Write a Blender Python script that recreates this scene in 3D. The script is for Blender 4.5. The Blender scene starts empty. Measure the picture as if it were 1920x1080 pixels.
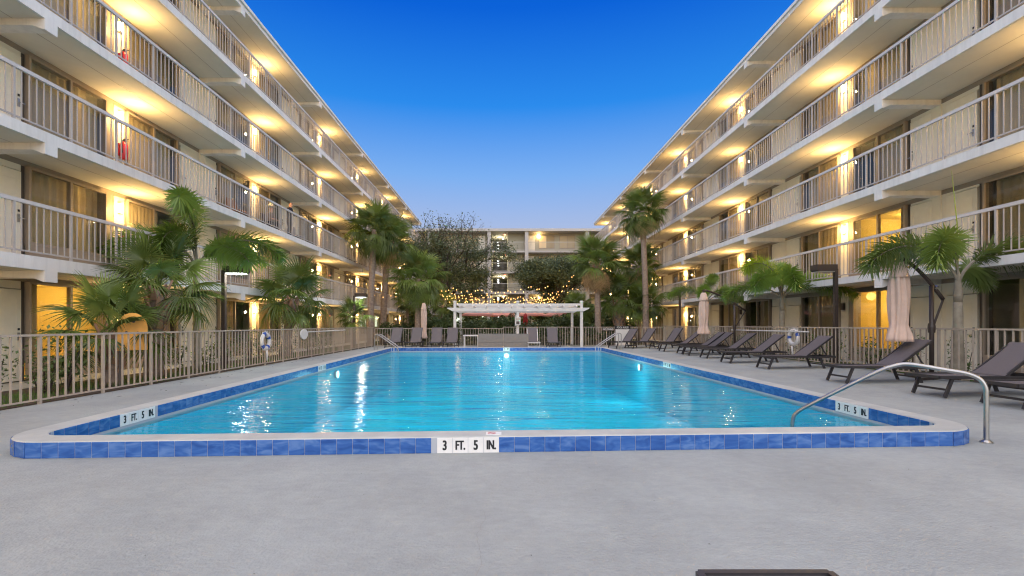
import bpy, bmesh, math, random
from mathutils import Vector, Matrix

random.seed(7)
R = math.radians
SC = bpy.context.scene
COL = SC.collection

# ------------------------------------------------------------------ camera
F, VPX, HZ, CAMZ = 880.0, 942.0, 608.0, 1.295
cam = bpy.data.cameras.new('camera')
camo = bpy.data.objects.new('camera', cam)
COL.objects.link(camo)
camo.location = (0, 0, CAMZ)
camo.rotation_euler = (R(90), 0, 0)
cam.sensor_width = 36.0
cam.lens = 36.0 * F / 1920
cam.shift_x = (960 - VPX) / 1920
cam.shift_y = (HZ - 540) / 1920
cam.clip_start = 0.05
cam.clip_end = 2000
SC.camera = camo

# ------------------------------------------------------------------ sky, sun, exposure
w = bpy.data.worlds.new('World')
SC.world = w
w.use_nodes = True
nt = w.node_tree
bg = nt.nodes['Background']
sky = nt.nodes.new('ShaderNodeTexSky')
sky.sky_type = 'NISHITA'
sky.sun_disc = False
sky.sun_elevation = R(2.0)
sky.sun_rotation = R(180)
sky.ozone_density = 6.0
sky.dust_density = 0.3
tc = nt.nodes.new('ShaderNodeTexCoord')
sep = nt.nodes.new('ShaderNodeSeparateXYZ')
nt.links.new(tc.outputs['Generated'], sep.inputs[0])
ramp = nt.nodes.new('ShaderNodeValToRGB')          # dusk air: pale at the horizon, deep blue overhead, the same all round
nt.links.new(sep.outputs[2], ramp.inputs[0])
cr = ramp.color_ramp
cr.elements[0].position = 0.0
cr.elements[0].color = (0.74, 0.72, 0.70, 1)
cr.elements[1].position = 1.0
cr.elements[1].color = (0.0, 0.08, 0.60, 1)
for p_, c_ in ((0.11, (0.72, 0.71, 0.72)), (0.2, (0.65, 0.675, 0.76)), (0.3, (0.33, 0.59, 0.98)), (0.42, (0.035, 0.33, 1.0)), (0.56, (0.0, 0.125, 0.83))):
    e = cr.elements.new(p_)
    e.color = (*c_, 1)
mixw = nt.nodes.new('ShaderNodeMix')
mixw.data_type = 'RGBA'
mixw.inputs[0].default_value = 0.75
nt.links.new(sky.outputs[0], mixw.inputs[6])
nt.links.new(ramp.outputs[0], mixw.inputs[7])
nt.links.new(mixw.outputs[2], bg.inputs[0])
bg.inputs[1].default_value = 0.115

sun = bpy.data.lights.new('sun', 'SUN')
sun.energy = 0.84
sun.angle = R(150)
sun.color = (1.0, 0.93, 0.84)
suno = bpy.data.objects.new('sun', sun)
COL.objects.link(suno)
suno.rotation_euler = (R(56), 0, 0)                # afterglow high behind the camera
SC.view_settings.view_transform = 'Standard'
SC.view_settings.look = 'None'
SC.view_settings.gamma = 1
SC.view_settings.use_curve_mapping = False
SC.view_settings.exposure = 2.8
SC.render.engine = 'CYCLES'
cy = SC.cycles
cy.use_denoising = True
cy.filter_width = 1.15
cy.max_bounces = 6
cy.transparent_max_bounces = 12
cy.glossy_bounces = 3
cy.caustics_reflective = False
cy.caustics_refractive = False
cy.sample_clamp_indirect = 4.0


def G(px, py, z=0.0):
    """point on the level z that shows at pixel px, py of the 1920x1080 photograph"""
    y = (CAMZ - z) * F / (py - HZ)
    return ((px - VPX) / F * y, y)


def deck_z(x):
    return max(0.0, 0.0205 * (min(x, 10.2) - 5.5))


# ------------------------------------------------------------------ materials
MATS = {}


def mat(name, col, rough=0.6, metal=0.0, var=0.0, scale=6.0, bump=0.0, bscale=40.0, col2=None, rand=0.0, spec=0.5,
        emit=None, estr=0.0, coord='Object', trans=0.0):
    if name in MATS:
        return MATS[name]
    m = bpy.data.materials.new(name)
    m.use_nodes = True
    t = m.node_tree
    b = t.nodes['Principled BSDF']
    b.inputs['Base Color'].default_value = (*col, 1)
    b.inputs['Roughness'].default_value = rough
    b.inputs['Metallic'].default_value = metal
    b.inputs['Specular IOR Level'].default_value = spec
    src = None
    if var or col2 or bump or rand:
        co = t.nodes.new('ShaderNodeTexCoord')
    if var or col2:
        n = t.nodes.new('ShaderNodeTexNoise')
        n.inputs['Scale'].default_value = scale
        n.inputs['Detail'].default_value = 5
        n.inputs['Roughness'].default_value = 0.62
        t.links.new(co.outputs[coord], n.inputs['Vector'])
        cr = t.nodes.new('ShaderNodeValToRGB')
        c2 = col2 or tuple(c * (1 - var) for c in col)
        c1 = tuple(min(1, c * (1 + (0 if col2 else var * 0.6))) for c in col)
        cr.color_ramp.elements[0].position = 0.33
        cr.color_ramp.elements[0].color = (*c2, 1)
        cr.color_ramp.elements[1].position = 0.67
        cr.color_ramp.elements[1].color = (*c1, 1)
        t.links.new(n.outputs[0], cr.inputs[0])
        src = cr.outputs[0]
    if rand:
        oi = t.nodes.new('ShaderNodeObjectInfo')
        mr = t.nodes.new('ShaderNodeMapRange')
        mr.inputs[3].default_value = 1 - rand
        mr.inputs[4].default_value = 1 + rand
        t.links.new(oi.outputs['Random'], mr.inputs[0])
        hs = t.nodes.new('ShaderNodeHueSaturation')
        t.links.new(mr.outputs[0], hs.inputs['Value'])
        if src:
            t.links.new(src, hs.inputs['Color'])
        else:
            hs.inputs['Color'].default_value = (*col, 1)
        src = hs.outputs[0]
    if src:
        t.links.new(src, b.inputs['Base Color'])
    if bump:
        n2 = t.nodes.new('ShaderNodeTexNoise')
        n2.inputs['Scale'].default_value = bscale
        n2.inputs['Detail'].default_value = 4
        t.links.new(co.outputs[coord], n2.inputs['Vector'])
        bp = t.nodes.new('ShaderNodeBump')
        bp.inputs['Strength'].default_value = bump
        bp.inputs['Distance'].default_value = 0.02
        t.links.new(n2.outputs[0], bp.inputs['Height'])
        t.links.new(bp.outputs[0], b.inputs['Normal'])
    if emit:
        b.inputs['Emission Color'].default_value = (*emit, 1)
        b.inputs['Emission Strength'].default_value = estr
    if trans:
        out = t.nodes['Material Output']
        tr = t.nodes.new('ShaderNodeBsdfTranslucent')
        if src:
            t.links.new(src, tr.inputs[0])
        else:
            tr.inputs[0].default_value = (*col, 1)
        mx = t.nodes.new('ShaderNodeMixShader')
        mx.inputs[0].default_value = trans
        t.links.new(b.outputs[0], mx.inputs[1])
        t.links.new(tr.outputs[0], mx.inputs[2])
        t.links.new(mx.outputs[0], out.inputs[0])
    MATS[name] = m
    return m


def glassy(name, tint, ior, rough=0.0, wave=None, top=1.0):
    """thin clear sheet: Fresnel mix of a see-through and a mirror lobe"""
    m = bpy.data.materials.new(name)
    m.use_nodes = True
    t = m.node_tree
    t.nodes.remove(t.nodes['Principled BSDF'])
    out = t.nodes['Material Output']
    lw = t.nodes.new('ShaderNodeLayerWeight')
    lw.inputs['Blend'].default_value = 0.5
    pw = t.nodes.new('ShaderNodeMath')
    pw.operation = 'POWER'
    pw.inputs[1].default_value = 5.0
    t.links.new(lw.outputs['Facing'], pw.inputs[0])
    f0 = ((ior - 1) / (ior + 1)) ** 2
    fr = t.nodes.new('ShaderNodeMapRange')
    fr.inputs[3].default_value = f0
    fr.inputs[4].default_value = top
    t.links.new(pw.outputs[0], fr.inputs[0])
    tr = t.nodes.new('ShaderNodeBsdfTransparent')
    tr.inputs[0].default_value = (*tint, 1)
    gl = t.nodes.new('ShaderNodeBsdfGlossy')
    gl.inputs['Roughness'].default_value = rough
    mx = t.nodes.new('ShaderNodeMixShader')
    t.links.new(fr.outputs[0], mx.inputs[0])
    t.links.new(tr.outputs[0], mx.inputs[1])
    t.links.new(gl.outputs[0], mx.inputs[2])
    t.links.new(mx.outputs[0], out.inputs[0])
    if wave:
        co = t.nodes.new('ShaderNodeTexCoord')
        last = None
        hsum = None
        for (sx, sy, sc_, amp) in wave:
            mp = t.nodes.new('ShaderNodeMapping')
            mp.inputs['Scale'].default_value = (sx, sy, 1)
            t.links.new(co.outputs['Object'], mp.inputs[0])
            n = t.nodes.new('ShaderNodeTexNoise')
            n.inputs['Scale'].default_value = sc_
            n.inputs['Detail'].default_value = 2
            n.inputs['Distortion'].default_value = 0.4
            t.links.new(mp.outputs[0], n.inputs['Vector'])
            mu = t.nodes.new('ShaderNodeMath')
            mu.operation = 'MULTIPLY'
            mu.inputs[1].default_value = amp
            t.links.new(n.outputs[0], mu.inputs[0])
            if hsum is None:
                hsum = mu.outputs[0]
            else:
                ad = t.nodes.new('ShaderNodeMath')
                t.links.new(hsum, ad.inputs[0])
                t.links.new(mu.outputs[0], ad.inputs[1])
                hsum = ad.outputs[0]
        bp = t.nodes.new('ShaderNodeBump')
        bp.inputs['Strength'].default_value = 1.0
        bp.inputs['Distance'].default_value = 1.0
        t.links.new(hsum, bp.inputs['Height'])
        t.links.new(bp.outputs[0], lw.inputs['Normal'])
        t.links.new(bp.outputs[0], gl.inputs['Normal'])
    MATS[name] = m
    return m


m_deck = mat('deck', (0.348, 0.370, 0.350), 0.85, col2=(0.280, 0.298, 0.284), scale=0.9, bump=0.5, bscale=45)
_t = m_deck.node_tree
_b = _t.nodes['Principled BSDF']
_src = _b.inputs['Base Color'].links[0].from_socket
_co = _t.nodes.new('ShaderNodeTexCoord')
_mp = _t.nodes.new('ShaderNodeMapping')
_mp.inputs['Scale'].default_value = (0.6, 1.0, 1.0)
_t.links.new(_co.outputs['Object'], _mp.inputs[0])
_n = _t.nodes.new('ShaderNodeTexNoise')
_n.inputs['Scale'].default_value = 14.0
_n.inputs['Detail'].default_value = 8
_n.inputs['Roughness'].default_value = 0.75
_t.links.new(_mp.outputs[0], _n.inputs['Vector'])
_r = _t.nodes.new('ShaderNodeMapRange')
_r.inputs[1].default_value, _r.inputs[2].default_value = 0.3, 0.72
_r.inputs[3].default_value, _r.inputs[4].default_value = 0.89, 1.08
_t.links.new(_n.outputs[0], _r.inputs[0])
_h = _t.nodes.new('ShaderNodeHueSaturation')
_t.links.new(_r.outputs[0], _h.inputs['Value'])
_t.links.new(_src, _h.inputs['Color'])
_t.links.new(_h.outputs[0], _b.inputs['Base Color'])
mat('crack', (0.27, 0.265, 0.25), 0.95)
mat('coping', (0.47, 0.48, 0.44), 0.75, col2=(0.37, 0.38, 0.355), scale=2.5, bump=0.2, bscale=60)
mat('grout', (0.40, 0.42, 0.45), 0.8)
mat('white_tile', (0.78, 0.76, 0.72), 0.3, var=0.06, scale=8)
mat('black', (0.012, 0.012, 0.013), 0.5)
mat('fascia', (0.76, 0.735, 0.69), 0.7, col2=(0.67, 0.645, 0.60), scale=0.9, bump=0.1)
_m = MATS['fascia']
_t = _m.node_tree
_b = _t.nodes['Principled BSDF']
_src = _b.inputs['Base Color'].links[0].from_socket
_co = _t.nodes.new('ShaderNodeTexCoord')
_mp = _t.nodes.new('ShaderNodeMapping')
_mp.inputs['Scale'].default_value = (1.0, 1.0, 0.12)
_t.links.new(_co.outputs['Object'], _mp.inputs[0])
_n = _t.nodes.new('ShaderNodeTexNoise')
_n.inputs['Scale'].default_value = 5.5
_n.inputs['Detail'].default_value = 6
_n.inputs['Roughness'].default_value = 0.7
_t.links.new(_mp.outputs[0], _n.inputs['Vector'])
_r = _t.nodes.new('ShaderNodeMapRange')
_r.inputs[1].default_value, _r.inputs[2].default_value = 0.32, 0.55
_r.inputs[3].default_value, _r.inputs[4].default_value = 0.88, 1.02
_t.links.new(_n.outputs[0], _r.inputs[0])
_h = _t.nodes.new('ShaderNodeHueSaturation')
_t.links.new(_r.outputs[0], _h.inputs['Value'])
_t.links.new(_src, _h.inputs['Color'])
_t.links.new(_h.outputs[0], _b.inputs['Base Color'])
mat('soffit', (0.68, 0.64, 0.54), 0.8, var=0.06, scale=1.2)
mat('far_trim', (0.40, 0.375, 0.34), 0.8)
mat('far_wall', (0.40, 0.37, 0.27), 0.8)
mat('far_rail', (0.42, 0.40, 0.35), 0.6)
mat('floor_slab', (0.40, 0.37, 0.33), 0.8, var=0.1)
mat('wall', (0.78, 0.72, 0.58), 0.75, var=0.05, scale=1.5, bump=0.1)
mat('door', (0.80, 0.75, 0.62), 0.5, var=0.03)
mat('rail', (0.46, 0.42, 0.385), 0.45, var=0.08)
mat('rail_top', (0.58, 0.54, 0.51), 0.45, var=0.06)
mat('frame', (0.32, 0.26, 0.20), 0.45)
mat('jamb', (0.10, 0.08, 0.065), 0.6)
mat('curtain', (0.60, 0.48, 0.29), 0.9, rand=0.4)
mat('grille', (0.50, 0.45, 0.38), 0.5)
mat('dark_gap', (0.02, 0.018, 0.015), 0.9)
mat('steel', (0.42, 0.41, 0.39), 0.33, metal=1.0, var=0.1)
mat('fence', (0.42, 0.36, 0.29), 0.5, var=0.1)
mat('sling', (0.125, 0.110, 0.113), 0.8, bump=0.3, bscale=300)
mat('lounger_frame', (0.035, 0.032, 0.033), 0.4)
mat('brown_metal', (0.045, 0.032, 0.026), 0.45)
mat('white_paint', (0.68, 0.66, 0.62), 0.55, var=0.05)
mat('canopy_pink', (0.62, 0.46, 0.37), 0.9, var=0.08, bump=0.2, bscale=30)
mat('canopy_coral', (0.66, 0.30, 0.24), 0.8, trans=0.3)
mat('canopy_red', (0.30, 0.02, 0.015), 0.8)
mat('red_paint', (0.55, 0.02, 0.03), 0.35)
mat('leaf', (0.155, 0.215, 0.045), 0.36, rand=0.45, trans=0.25)
mat('leaf_bright', (0.17, 0.27, 0.04), 0.42, rand=0.3, trans=0.22)
mat('leaf_young', (0.34, 0.44, 0.03), 0.45, rand=0.15, trans=0.3)
mat('leaf_dark', (0.06, 0.095, 0.03), 0.5, col2=(0.10, 0.14, 0.04), scale=1.3, trans=0.12)
mat('leaf_shrub', (0.085, 0.135, 0.035), 0.5, col2=(0.13, 0.18, 0.05), scale=2, trans=0.2)
mat('leaf_oak', (0.07, 0.10, 0.045), 0.5, col2=(0.12, 0.15, 0.06), scale=0.7, trans=0.12)
mat('leaf_dead', (0.46, 0.31, 0.15), 0.8, rand=0.3)
mat('bark', (0.34, 0.26, 0.20), 0.9, col2=(0.21, 0.155, 0.12), scale=9, bump=0.6, bscale=30)
mat('boot', (0.33, 0.20, 0.125), 0.9, rand=0.3)
mat('ringed_bark', (0.36, 0.32, 0.24), 0.8, col2=(0.22, 0.19, 0.145), scale=5, bump=0.3)
mat('twig', (0.055, 0.042, 0.032), 0.9)
mat('soil_and_shade', (0.07, 0.05, 0.035), 0.95, var=0.3, scale=4)
mat('grass', (0.09, 0.17, 0.025), 0.7, rand=0.1, trans=0.2)
mat('ground', (0.06, 0.075, 0.03), 0.95, var=0.4, scale=1.5)
mat('wicker', (0.25, 0.23, 0.205), 0.75, var=0.08, bump=0.3, bscale=120)
mat('cushion', (0.30, 0.275, 0.25), 0.9)
mat('plaster', (0.016, 0.66, 0.82), 0.8, col2=(0.014, 0.58, 0.76), scale=0.5)
mat('pool_band', (0.42, 0.42, 0.46), 0.6)
mat('blue_band', (0.03, 0.09, 0.38), 0.5)
mat('skin', (0.55, 0.27, 0.15), 0.55)
mat('dark_cloth', (0.02, 0.02, 0.026), 0.9)
mat('tan_cloth', (0.22, 0.15, 0.10), 0.9)
mat('hair', (0.06, 0.035, 0.02), 0.7)
mat('hat', (0.55, 0.50, 0.36), 0.9)
mat('yellow_board', (0.85, 0.40, 0.06), 0.5, var=0.1)
mat('brick_brown', (0.26, 0.13, 0.07), 0.9, var=0.2, scale=3)
WARM = (1.0, 0.62, 0.22)
mat('lamp_glow', (1, 0.9, 0.7), 0.5, emit=(1.0, 0.74, 0.36), estr=2.6)
mat('bulb_glow', (1, 0.8, 0.5), 0.5, emit=(1.0, 0.45, 0.10), estr=1.0)
mat('white_glow', (1, 1, 1), 0.5, emit=(0.95, 1.0, 0.96), estr=0.5)
mat('pool_glow', (1, 1, 1), 0.5, emit=(0.75, 1.0, 1.0), estr=0.8)
mat('red_glow', (1, 0.3, 0.2), 0.5, emit=(1.0, 0.25, 0.12), estr=0.9)
mat('lit_window', (0.9, 0.95, 0.85), 0.5, emit=(0.85, 1.0, 0.72), estr=0.35)
mat('room_wall', (0.74, 0.57, 0.20), 0.9)
mat('picture_paper', (0.42, 0.24, 0.10), 0.7, col2=(0.25, 0.12, 0.05), scale=3)
glassy('glass', (0.9, 0.9, 0.88), 1.52, 0.0)
glassy('water', (0.55, 0.95, 0.98), 1.33, 0.015, top=0.8,
       wave=((0.22, 1.0, 2.4, 0.050), (0.32, 1.1, 7.0, 0.016), (0.5, 1.0, 22.0, 0.0028)))


def tile_material():
    m = bpy.data.materials.new('blue_tile')
    m.use_nodes = True
    t = m.node_tree
    b = t.nodes['Principled BSDF']
    b.inputs['Roughness'].default_value = 0.22
    co = t.nodes.new('ShaderNodeTexCoord')
    oi = t.nodes.new('ShaderNodeObjectInfo')
    mp = t.nodes.new('ShaderNodeMapping')
    mp.inputs['Scale'].default_value = (3.0, 3.0, 9.0)
    ad = t.nodes.new('ShaderNodeVectorMath')
    sc_ = t.nodes.new('ShaderNodeMath')
    sc_.operation = 'MULTIPLY'
    sc_.inputs[1].default_value = 57.0
    t.links.new(oi.outputs['Random'], sc_.inputs[0])
    t.links.new(co.outputs['Object'], mp.inputs[0])
    t.links.new(mp.outputs[0], ad.inputs[0])
    t.links.new(sc_.outputs[0], ad.inputs[1])
    n = t.nodes.new('ShaderNodeTexNoise')
    n.inputs['Scale'].default_value = 1.6
    n.inputs['Detail'].default_value = 2
    n.inputs['Distortion'].default_value = 0.8
    t.links.new(ad.outputs[0], n.inputs['Vector'])
    cr = t.nodes.new('ShaderNodeValToRGB')
    E_ = cr.color_ramp.elements
    E_[0].position, E_[0].color = 0.3, (0.018, 0.075, 0.28, 1)
    E_[1].position, E_[1].color = 0.72, (0.10, 0.20, 0.44, 1)
    e = E_.new(0.5)
    e.color = (0.035, 0.12, 0.37, 1)
    t.links.new(n.outputs[0], cr.inputs[0])
    t.links.new(cr.outputs[0], b.inputs['Base Color'])
    MATS['blue_tile'] = m


tile_material()


# ------------------------------------------------------------------ mesh helpers
class MB:
    def __init__(self):
        self.v, self.f, self.m, self.names = [], [], [], []

    def mi(self, name):
        if name not in self.names:
            self.names.append(name)
        return self.names.index(name)

    def add(self, vs, fs, m):
        k = len(self.v)
        self.v += [tuple(p) for p in vs]
        i = self.mi(m)
        for q in fs:
            self.f.append([a + k for a in q])
            self.m.append(i)

    def box(self, x0, x1, y0, y1, z0, z1, m):
        x0, x1 = min(x0, x1), max(x0, x1)
        y0, y1 = min(y0, y1), max(y0, y1)
        self.add([(x0, y0, z0), (x1, y0, z0), (x1, y1, z0), (x0, y1, z0), (x0, y0, z1), (x1, y0, z1), (x1, y1, z1), (x0, y1, z1)],
                 [(0, 3, 2, 1), (4, 5, 6, 7), (0, 1, 5, 4), (1, 2, 6, 5), (2, 3, 7, 6), (3, 0, 4, 7)], m)

    def bar(self, a, b, w_, h, m, up=(0, 0, 1)):
        """square bar from a to b"""
        a, b = Vector(a), Vector(b)
        d = (b - a).normalized()
        u = Vector(up)
        s = d.cross(u)
        if s.length < 1e-4:
            s = d.cross(Vector((1, 0, 0)))
        s.normalize()
        u = s.cross(d)
        s *= w_ / 2
        u *= h / 2
        self.add([a - s - u, a + s - u, a + s + u, a - s + u, b - s - u, b + s - u, b + s + u, b - s + u],
                 [(0, 1, 2, 3), (7, 6, 5, 4), (0, 4, 5, 1), (1, 5, 6, 2), (2, 6, 7, 3), (3, 7, 4, 0)], m)

    def tube(self, pts, r, m, n=8, caps=True):
        pts = [Vector(p) for p in pts]
        rr = r if isinstance(r, (list, tuple)) else [r] * len(pts)
        vs, fs = [], []
        ref = None
        for i, p in enumerate(pts):
            d = (pts[min(i + 1, len(pts) - 1)] - pts[max(i - 1, 0)]).normalized()
            if ref is None:
                ref = d.cross(Vector((0.31, 0.17, 0.93)))
                if ref.length < 0.05:
                    ref = d.cross(Vector((1, 0, 0)))
            s = (ref - d * ref.dot(d)).normalized()
            ref = s
            t = d.cross(s)
            for k in range(n):
                a = 2 * math.pi * k / n
                vs.append(p + (s * math.cos(a) + t * math.sin(a)) * rr[i])
        for i in range(len(pts) - 1):
            for k in range(n):
                fs.append((i * n + k, i * n + (k + 1) % n, (i + 1) * n + (k + 1) % n, (i + 1) * n + k))
        if caps:
            fs.append(tuple(range(n - 1, -1, -1)))
            fs.append(tuple((len(pts) - 1) * n + k for k in range(n)))
        self.add(vs, fs, m)

    def lathe(self, prof, m, n=24, c=(0, 0), fold=None, cap=True):
        """prof: (r, z) list; fold(a, z) multiplies the radius"""
        vs, fs = [], []
        for r_, z in prof:
            for k in range(n):
                a = 2 * math.pi * k / n
                q = r_ * (fold(a, z) if fold else 1)
                vs.append((c[0] + q * math.cos(a), c[1] + q * math.sin(a), z))
        for i in range(len(prof) - 1):
            for k in range(n):
                fs.append((i * n + k, i * n + (k + 1) % n, (i + 1) * n + (k + 1) % n, (i + 1) * n + k))
        if cap:
            fs.append(tuple(range(n - 1, -1, -1)))
            fs.append(tuple((len(prof) - 1) * n + k for k in range(n)))
        self.add(vs, fs, m)

    def prism(self, poly, axis, a, b, m):
        """poly in the plane normal to axis ('x': (y,z), 'y': (x,z), 'z': (x,y))"""
        def P(p, t):
            return {'x': (t, p[0], p[1]), 'y': (p[0], t, p[1]), 'z': (p[0], p[1], t)}[axis]
        n = len(poly)
        vs = [P(p, a) for p in poly] + [P(p, b) for p in poly]
        fs = [tuple(range(n)), tuple(range(2 * n - 1, n - 1, -1))]
        fs += [(i, i + n, (i + 1) % n + n, (i + 1) % n) for i in range(n)]
        self.add(vs, fs, m)

    def mesh(self, name, smooth=False, fix=True):
        me = bpy.data.meshes.new(name)
        me.from_pydata(self.v, [], self.f)
        for nm in self.names:
            me.materials.append(MATS[nm])
        me.polygons.foreach_set('material_index', self.m)
        if fix:
            bm = bmesh.new()
            bm.from_mesh(me)
            bmesh.ops.recalc_face_normals(bm, faces=bm.faces)
            bm.to_mesh(me)
            bm.free()
        if smooth:
            me.polygons.foreach_set('use_smooth', [True] * len(me.polygons))
        me.update()
        return me

    def build(self, name, parent=None, loc=None, rot=None, smooth=False, fix=True):
        return inst(name, self.mesh(name, smooth, fix), parent, loc, rot)


def inst(name, me, parent=None, loc=None, rot=None, scale=None):
    o = bpy.data.objects.new(name, me)
    COL.objects.link(o)
    if parent:
        o.parent = parent
    if loc is not None:
        o.location = loc
    if rot is not None:
        o.rotation_euler = rot
    if scale is not None:
        o.scale = (scale,) * 3 if not hasattr(scale, '__len__') else scale
    return o


def tag(o, label=None, cat=None, group=None, kind=None):
    if label:
        o['label'] = label
    if cat:
        o['category'] = cat
    if group:
        o['group'] = group
    if kind:
        o['kind'] = kind
    return o


def empty(name, loc, rz=0.0, label=None, cat=None, group=None):
    o = bpy.data.objects.new(name, None)
    COL.objects.link(o)
    o.location = loc
    o.rotation_euler = (0, 0, rz)
    o.empty_display_size = 0.2
    return tag(o, label, cat, group)


def copy_tree(o, parent=None):
    c = o.copy()
    COL.objects.link(c)
    if parent:
        c.parent = parent
    for ch in list(o.children):
        copy_tree(ch, c)
    return c


def lamp(name, loc, power, color, parent=None, radius=0.05, spot=None, rot=None):
    key = (name, power, color, radius, spot)
    L = LAMPS.get(key)
    if L is None:
        L = bpy.data.lights.new(name, 'SPOT' if spot else 'POINT')
        L.energy = power
        L.color = color
        L.shadow_soft_size = radius
        if spot:
            L.spot_size = R(spot)
            L.spot_blend = 0.8
        LAMPS[key] = L
    o = bpy.data.objects.new(name, L)
    COL.objects.link(o)
    if parent:
        o.parent = parent
    o.location = loc
    if rot:
        o.rotation_euler = rot
    return o


LAMPS = {}


def text_mesh(s, size, name='lettering', squeeze=0.62, bold=0.012, m='black', heavy=0.0):
    cu = bpy.data.curves.new('text', 'FONT')
    cu.body = s
    cu.size = size
    cu.align_x = 'CENTER'
    cu.align_y = 'CENTER'
    cu.offset = bold * size
    cu.extrude = 0.0008
    o = bpy.data.objects.new('text', cu)
    COL.objects.link(o)
    bpy.context.view_layer.update()
    dg = bpy.context.evaluated_depsgraph_get()
    me = bpy.data.meshes.new_from_object(o.evaluated_get(dg))
    bpy.data.objects.remove(o)
    bpy.data.curves.remove(cu)
    for v in me.vertices:
        v.co.x *= squeeze
    if heavy:
        bm = bmesh.new()
        for dx, dz in ((0, 0), (heavy, .00015), (-heavy, .0003)):
            bm.from_mesh(me)
            bm.verts.ensure_lookup_table()
            for v in bm.verts[-len(me.vertices):]:
                v.co.x += dx
                v.co.z += dz
        bm.to_mesh(me)
        bm.free()
    me.name = name
    me.materials.clear()
    me.materials.append(MATS[m])
    return me


# ------------------------------------------------------------------ pool outline
def line_x(p, s, y):
    return p[0] + s * (y - p[1])


KERB = 0.165
FRONT_S = 0.050
COP = 0.27


def quad(off):
    """corners of the pool, pushed outward by off from the inner water edge: front left, front right, back right, back left"""
    L0, LS = (-4.84 - off, 6.54), -0.0306
    R0, RS = (4.98 + off, 7.05), -0.0097
    yf = lambda x: 5.01 - off + FRONT_S * x
    yb = lambda x: 22.85 + off + 0.04 * x
    out = []
    for (P0, S, yl) in ((L0, LS, yf), (R0, RS, yf), (R0, RS, yb), (L0, LS, yb)):
        y = yl(P0[0])
        for _ in range(6):
            x = line_x(P0, S, y)
            y = yl(x)
        out.append(Vector((x, y)))
    return out


def rounded(off, r, step=0.05):
    q = quad(off)
    pts = []
    for i in range(4):
        p0, p1, p2 = q[i - 1], q[i], q[(i + 1) % 4]
        d0 = (p0 - p1).normalized()
        d1 = (p2 - p1).normalized()
        ang = d0.angle(d1)
        t = r / math.tan(ang / 2)
        a, b = p1 + d0 * t, p1 + d1 * t
        c = p1 + (d0 + d1).normalized() * (r / math.sin(ang / 2))
        a0 = math.atan2(a.y - c.y, a.x - c.x)
        a1 = math.atan2(b.y - c.y, b.x - c.x)
        da = (a1 - a0 + math.pi) % (2 * math.pi) - math.pi
        n = 14
        for k in range(n + 1):
            g = a0 + da * k / n
            pts.append(Vector((c.x + r * math.cos(g), c.y + r * math.sin(g))))
    return pts          # counter-clockwise, begins in the front left corner


R_IN, R_OUT = 0.30, 0.56
INNER = rounded(0.0, R_IN)
OUTER = rounded(COP, R_OUT)


class Path:
    def __init__(self, pts):
        self.p = pts + [pts[0]]
        self.s = [0.0]
        for a, b in zip(self.p, self.p[1:]):
            self.s.append(self.s[-1] + (b - a).length)
        self.L = self.s[-1]

    def at(self, s):
        s %= self.L
        lo, hi = 0, len(self.s) - 1
        while hi - lo > 1:
            mid = (lo + hi) // 2
            if self.s[mid] <= s:
                lo = mid
            else:
                hi = mid
        t = (s - self.s[lo]) / max(1e-9, self.s[lo + 1] - self.s[lo])
        a, b = self.p[lo], self.p[lo + 1]
        return a + (b - a) * t, (b - a).normalized()

    def find(self, fn):
        """arc length where fn(point) is smallest"""
        best = min(range(4000), key=lambda i: fn(self.at(self.L * i / 4000)[0]))
        return self.L * best / 4000


# ------------------------------------------------------------------ ground, deck, pool
def ring_sheet(name, outer, inner, z, m, kind='structure', label=None):
    bm = bmesh.new()
    def loop(pts):
        vs = [bm.verts.new((p[0], p[1], z)) for p in pts]
        return [bm.edges.new((vs[i], vs[(i + 1) % len(vs)])) for i in range(len(vs))]
    es = loop(outer) + loop(inner)
    bmesh.ops.triangle_fill(bm, use_beauty=True, use_dissolve=False, edges=es)
    bmesh.ops.recalc_face_normals(bm, faces=bm.faces)
    for f in bm.faces:
        if f.normal.z < 0:
            f.normal_flip()
    me = bpy.data.meshes.new(name)
    bm.to_mesh(me)
    bm.free()
    me.materials.append(MATS[m])
    o = inst(name, me)
    return tag(o, label, None, None, kind)


XL_DECK, XR_DECK, Y0_DECK, Y1_DECK = -7.55, 9.85, -6.0, 28.2
HOLE = rounded(COP - 0.05, R_OUT - 0.05)
ring_sheet('ground', [(-700, -300), (700, -300), (700, 1200), (-700, 1200)],
           [(XL_DECK + .05, Y0_DECK + .05), (XR_DECK - .05, Y0_DECK + .05), (XR_DECK - .05, Y1_DECK - .05), (XL_DECK + .05, Y1_DECK - .05)], -0.03, 'ground')
deck = ring_sheet('pool_deck', [(XL_DECK, Y0_DECK), (5.5, Y0_DECK), (5.5, Y1_DECK), (XL_DECK, Y1_DECK)], HOLE, 0.0, 'deck')
d2 = MB()
d2.add([(5.5, Y0_DECK, 0), (XR_DECK, Y0_DECK, deck_z(XR_DECK)), (XR_DECK, Y1_DECK, deck_z(XR_DECK)), (5.5, Y1_DECK, 0)], [(0, 1, 2, 3)], 'deck')
d2.add([(XR_DECK, Y0_DECK, -0.1), (XR_DECK, Y0_DECK, deck_z(XR_DECK)), (XR_DECK, Y1_DECK, deck_z(XR_DECK)), (XR_DECK, Y1_DECK, -0.1)], [(3, 2, 1, 0)], 'deck')
d2.add([(XL_DECK, Y0_DECK, -0.1), (XL_DECK, Y0_DECK, 0), (XL_DECK, Y1_DECK, 0), (XL_DECK, Y1_DECK, -0.1)], [(0, 1, 2, 3)], 'deck')
d2.build('deck_slope', deck, fix=False)
deck['label'] = 'pale grey textured concrete pool deck in the foreground'
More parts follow.
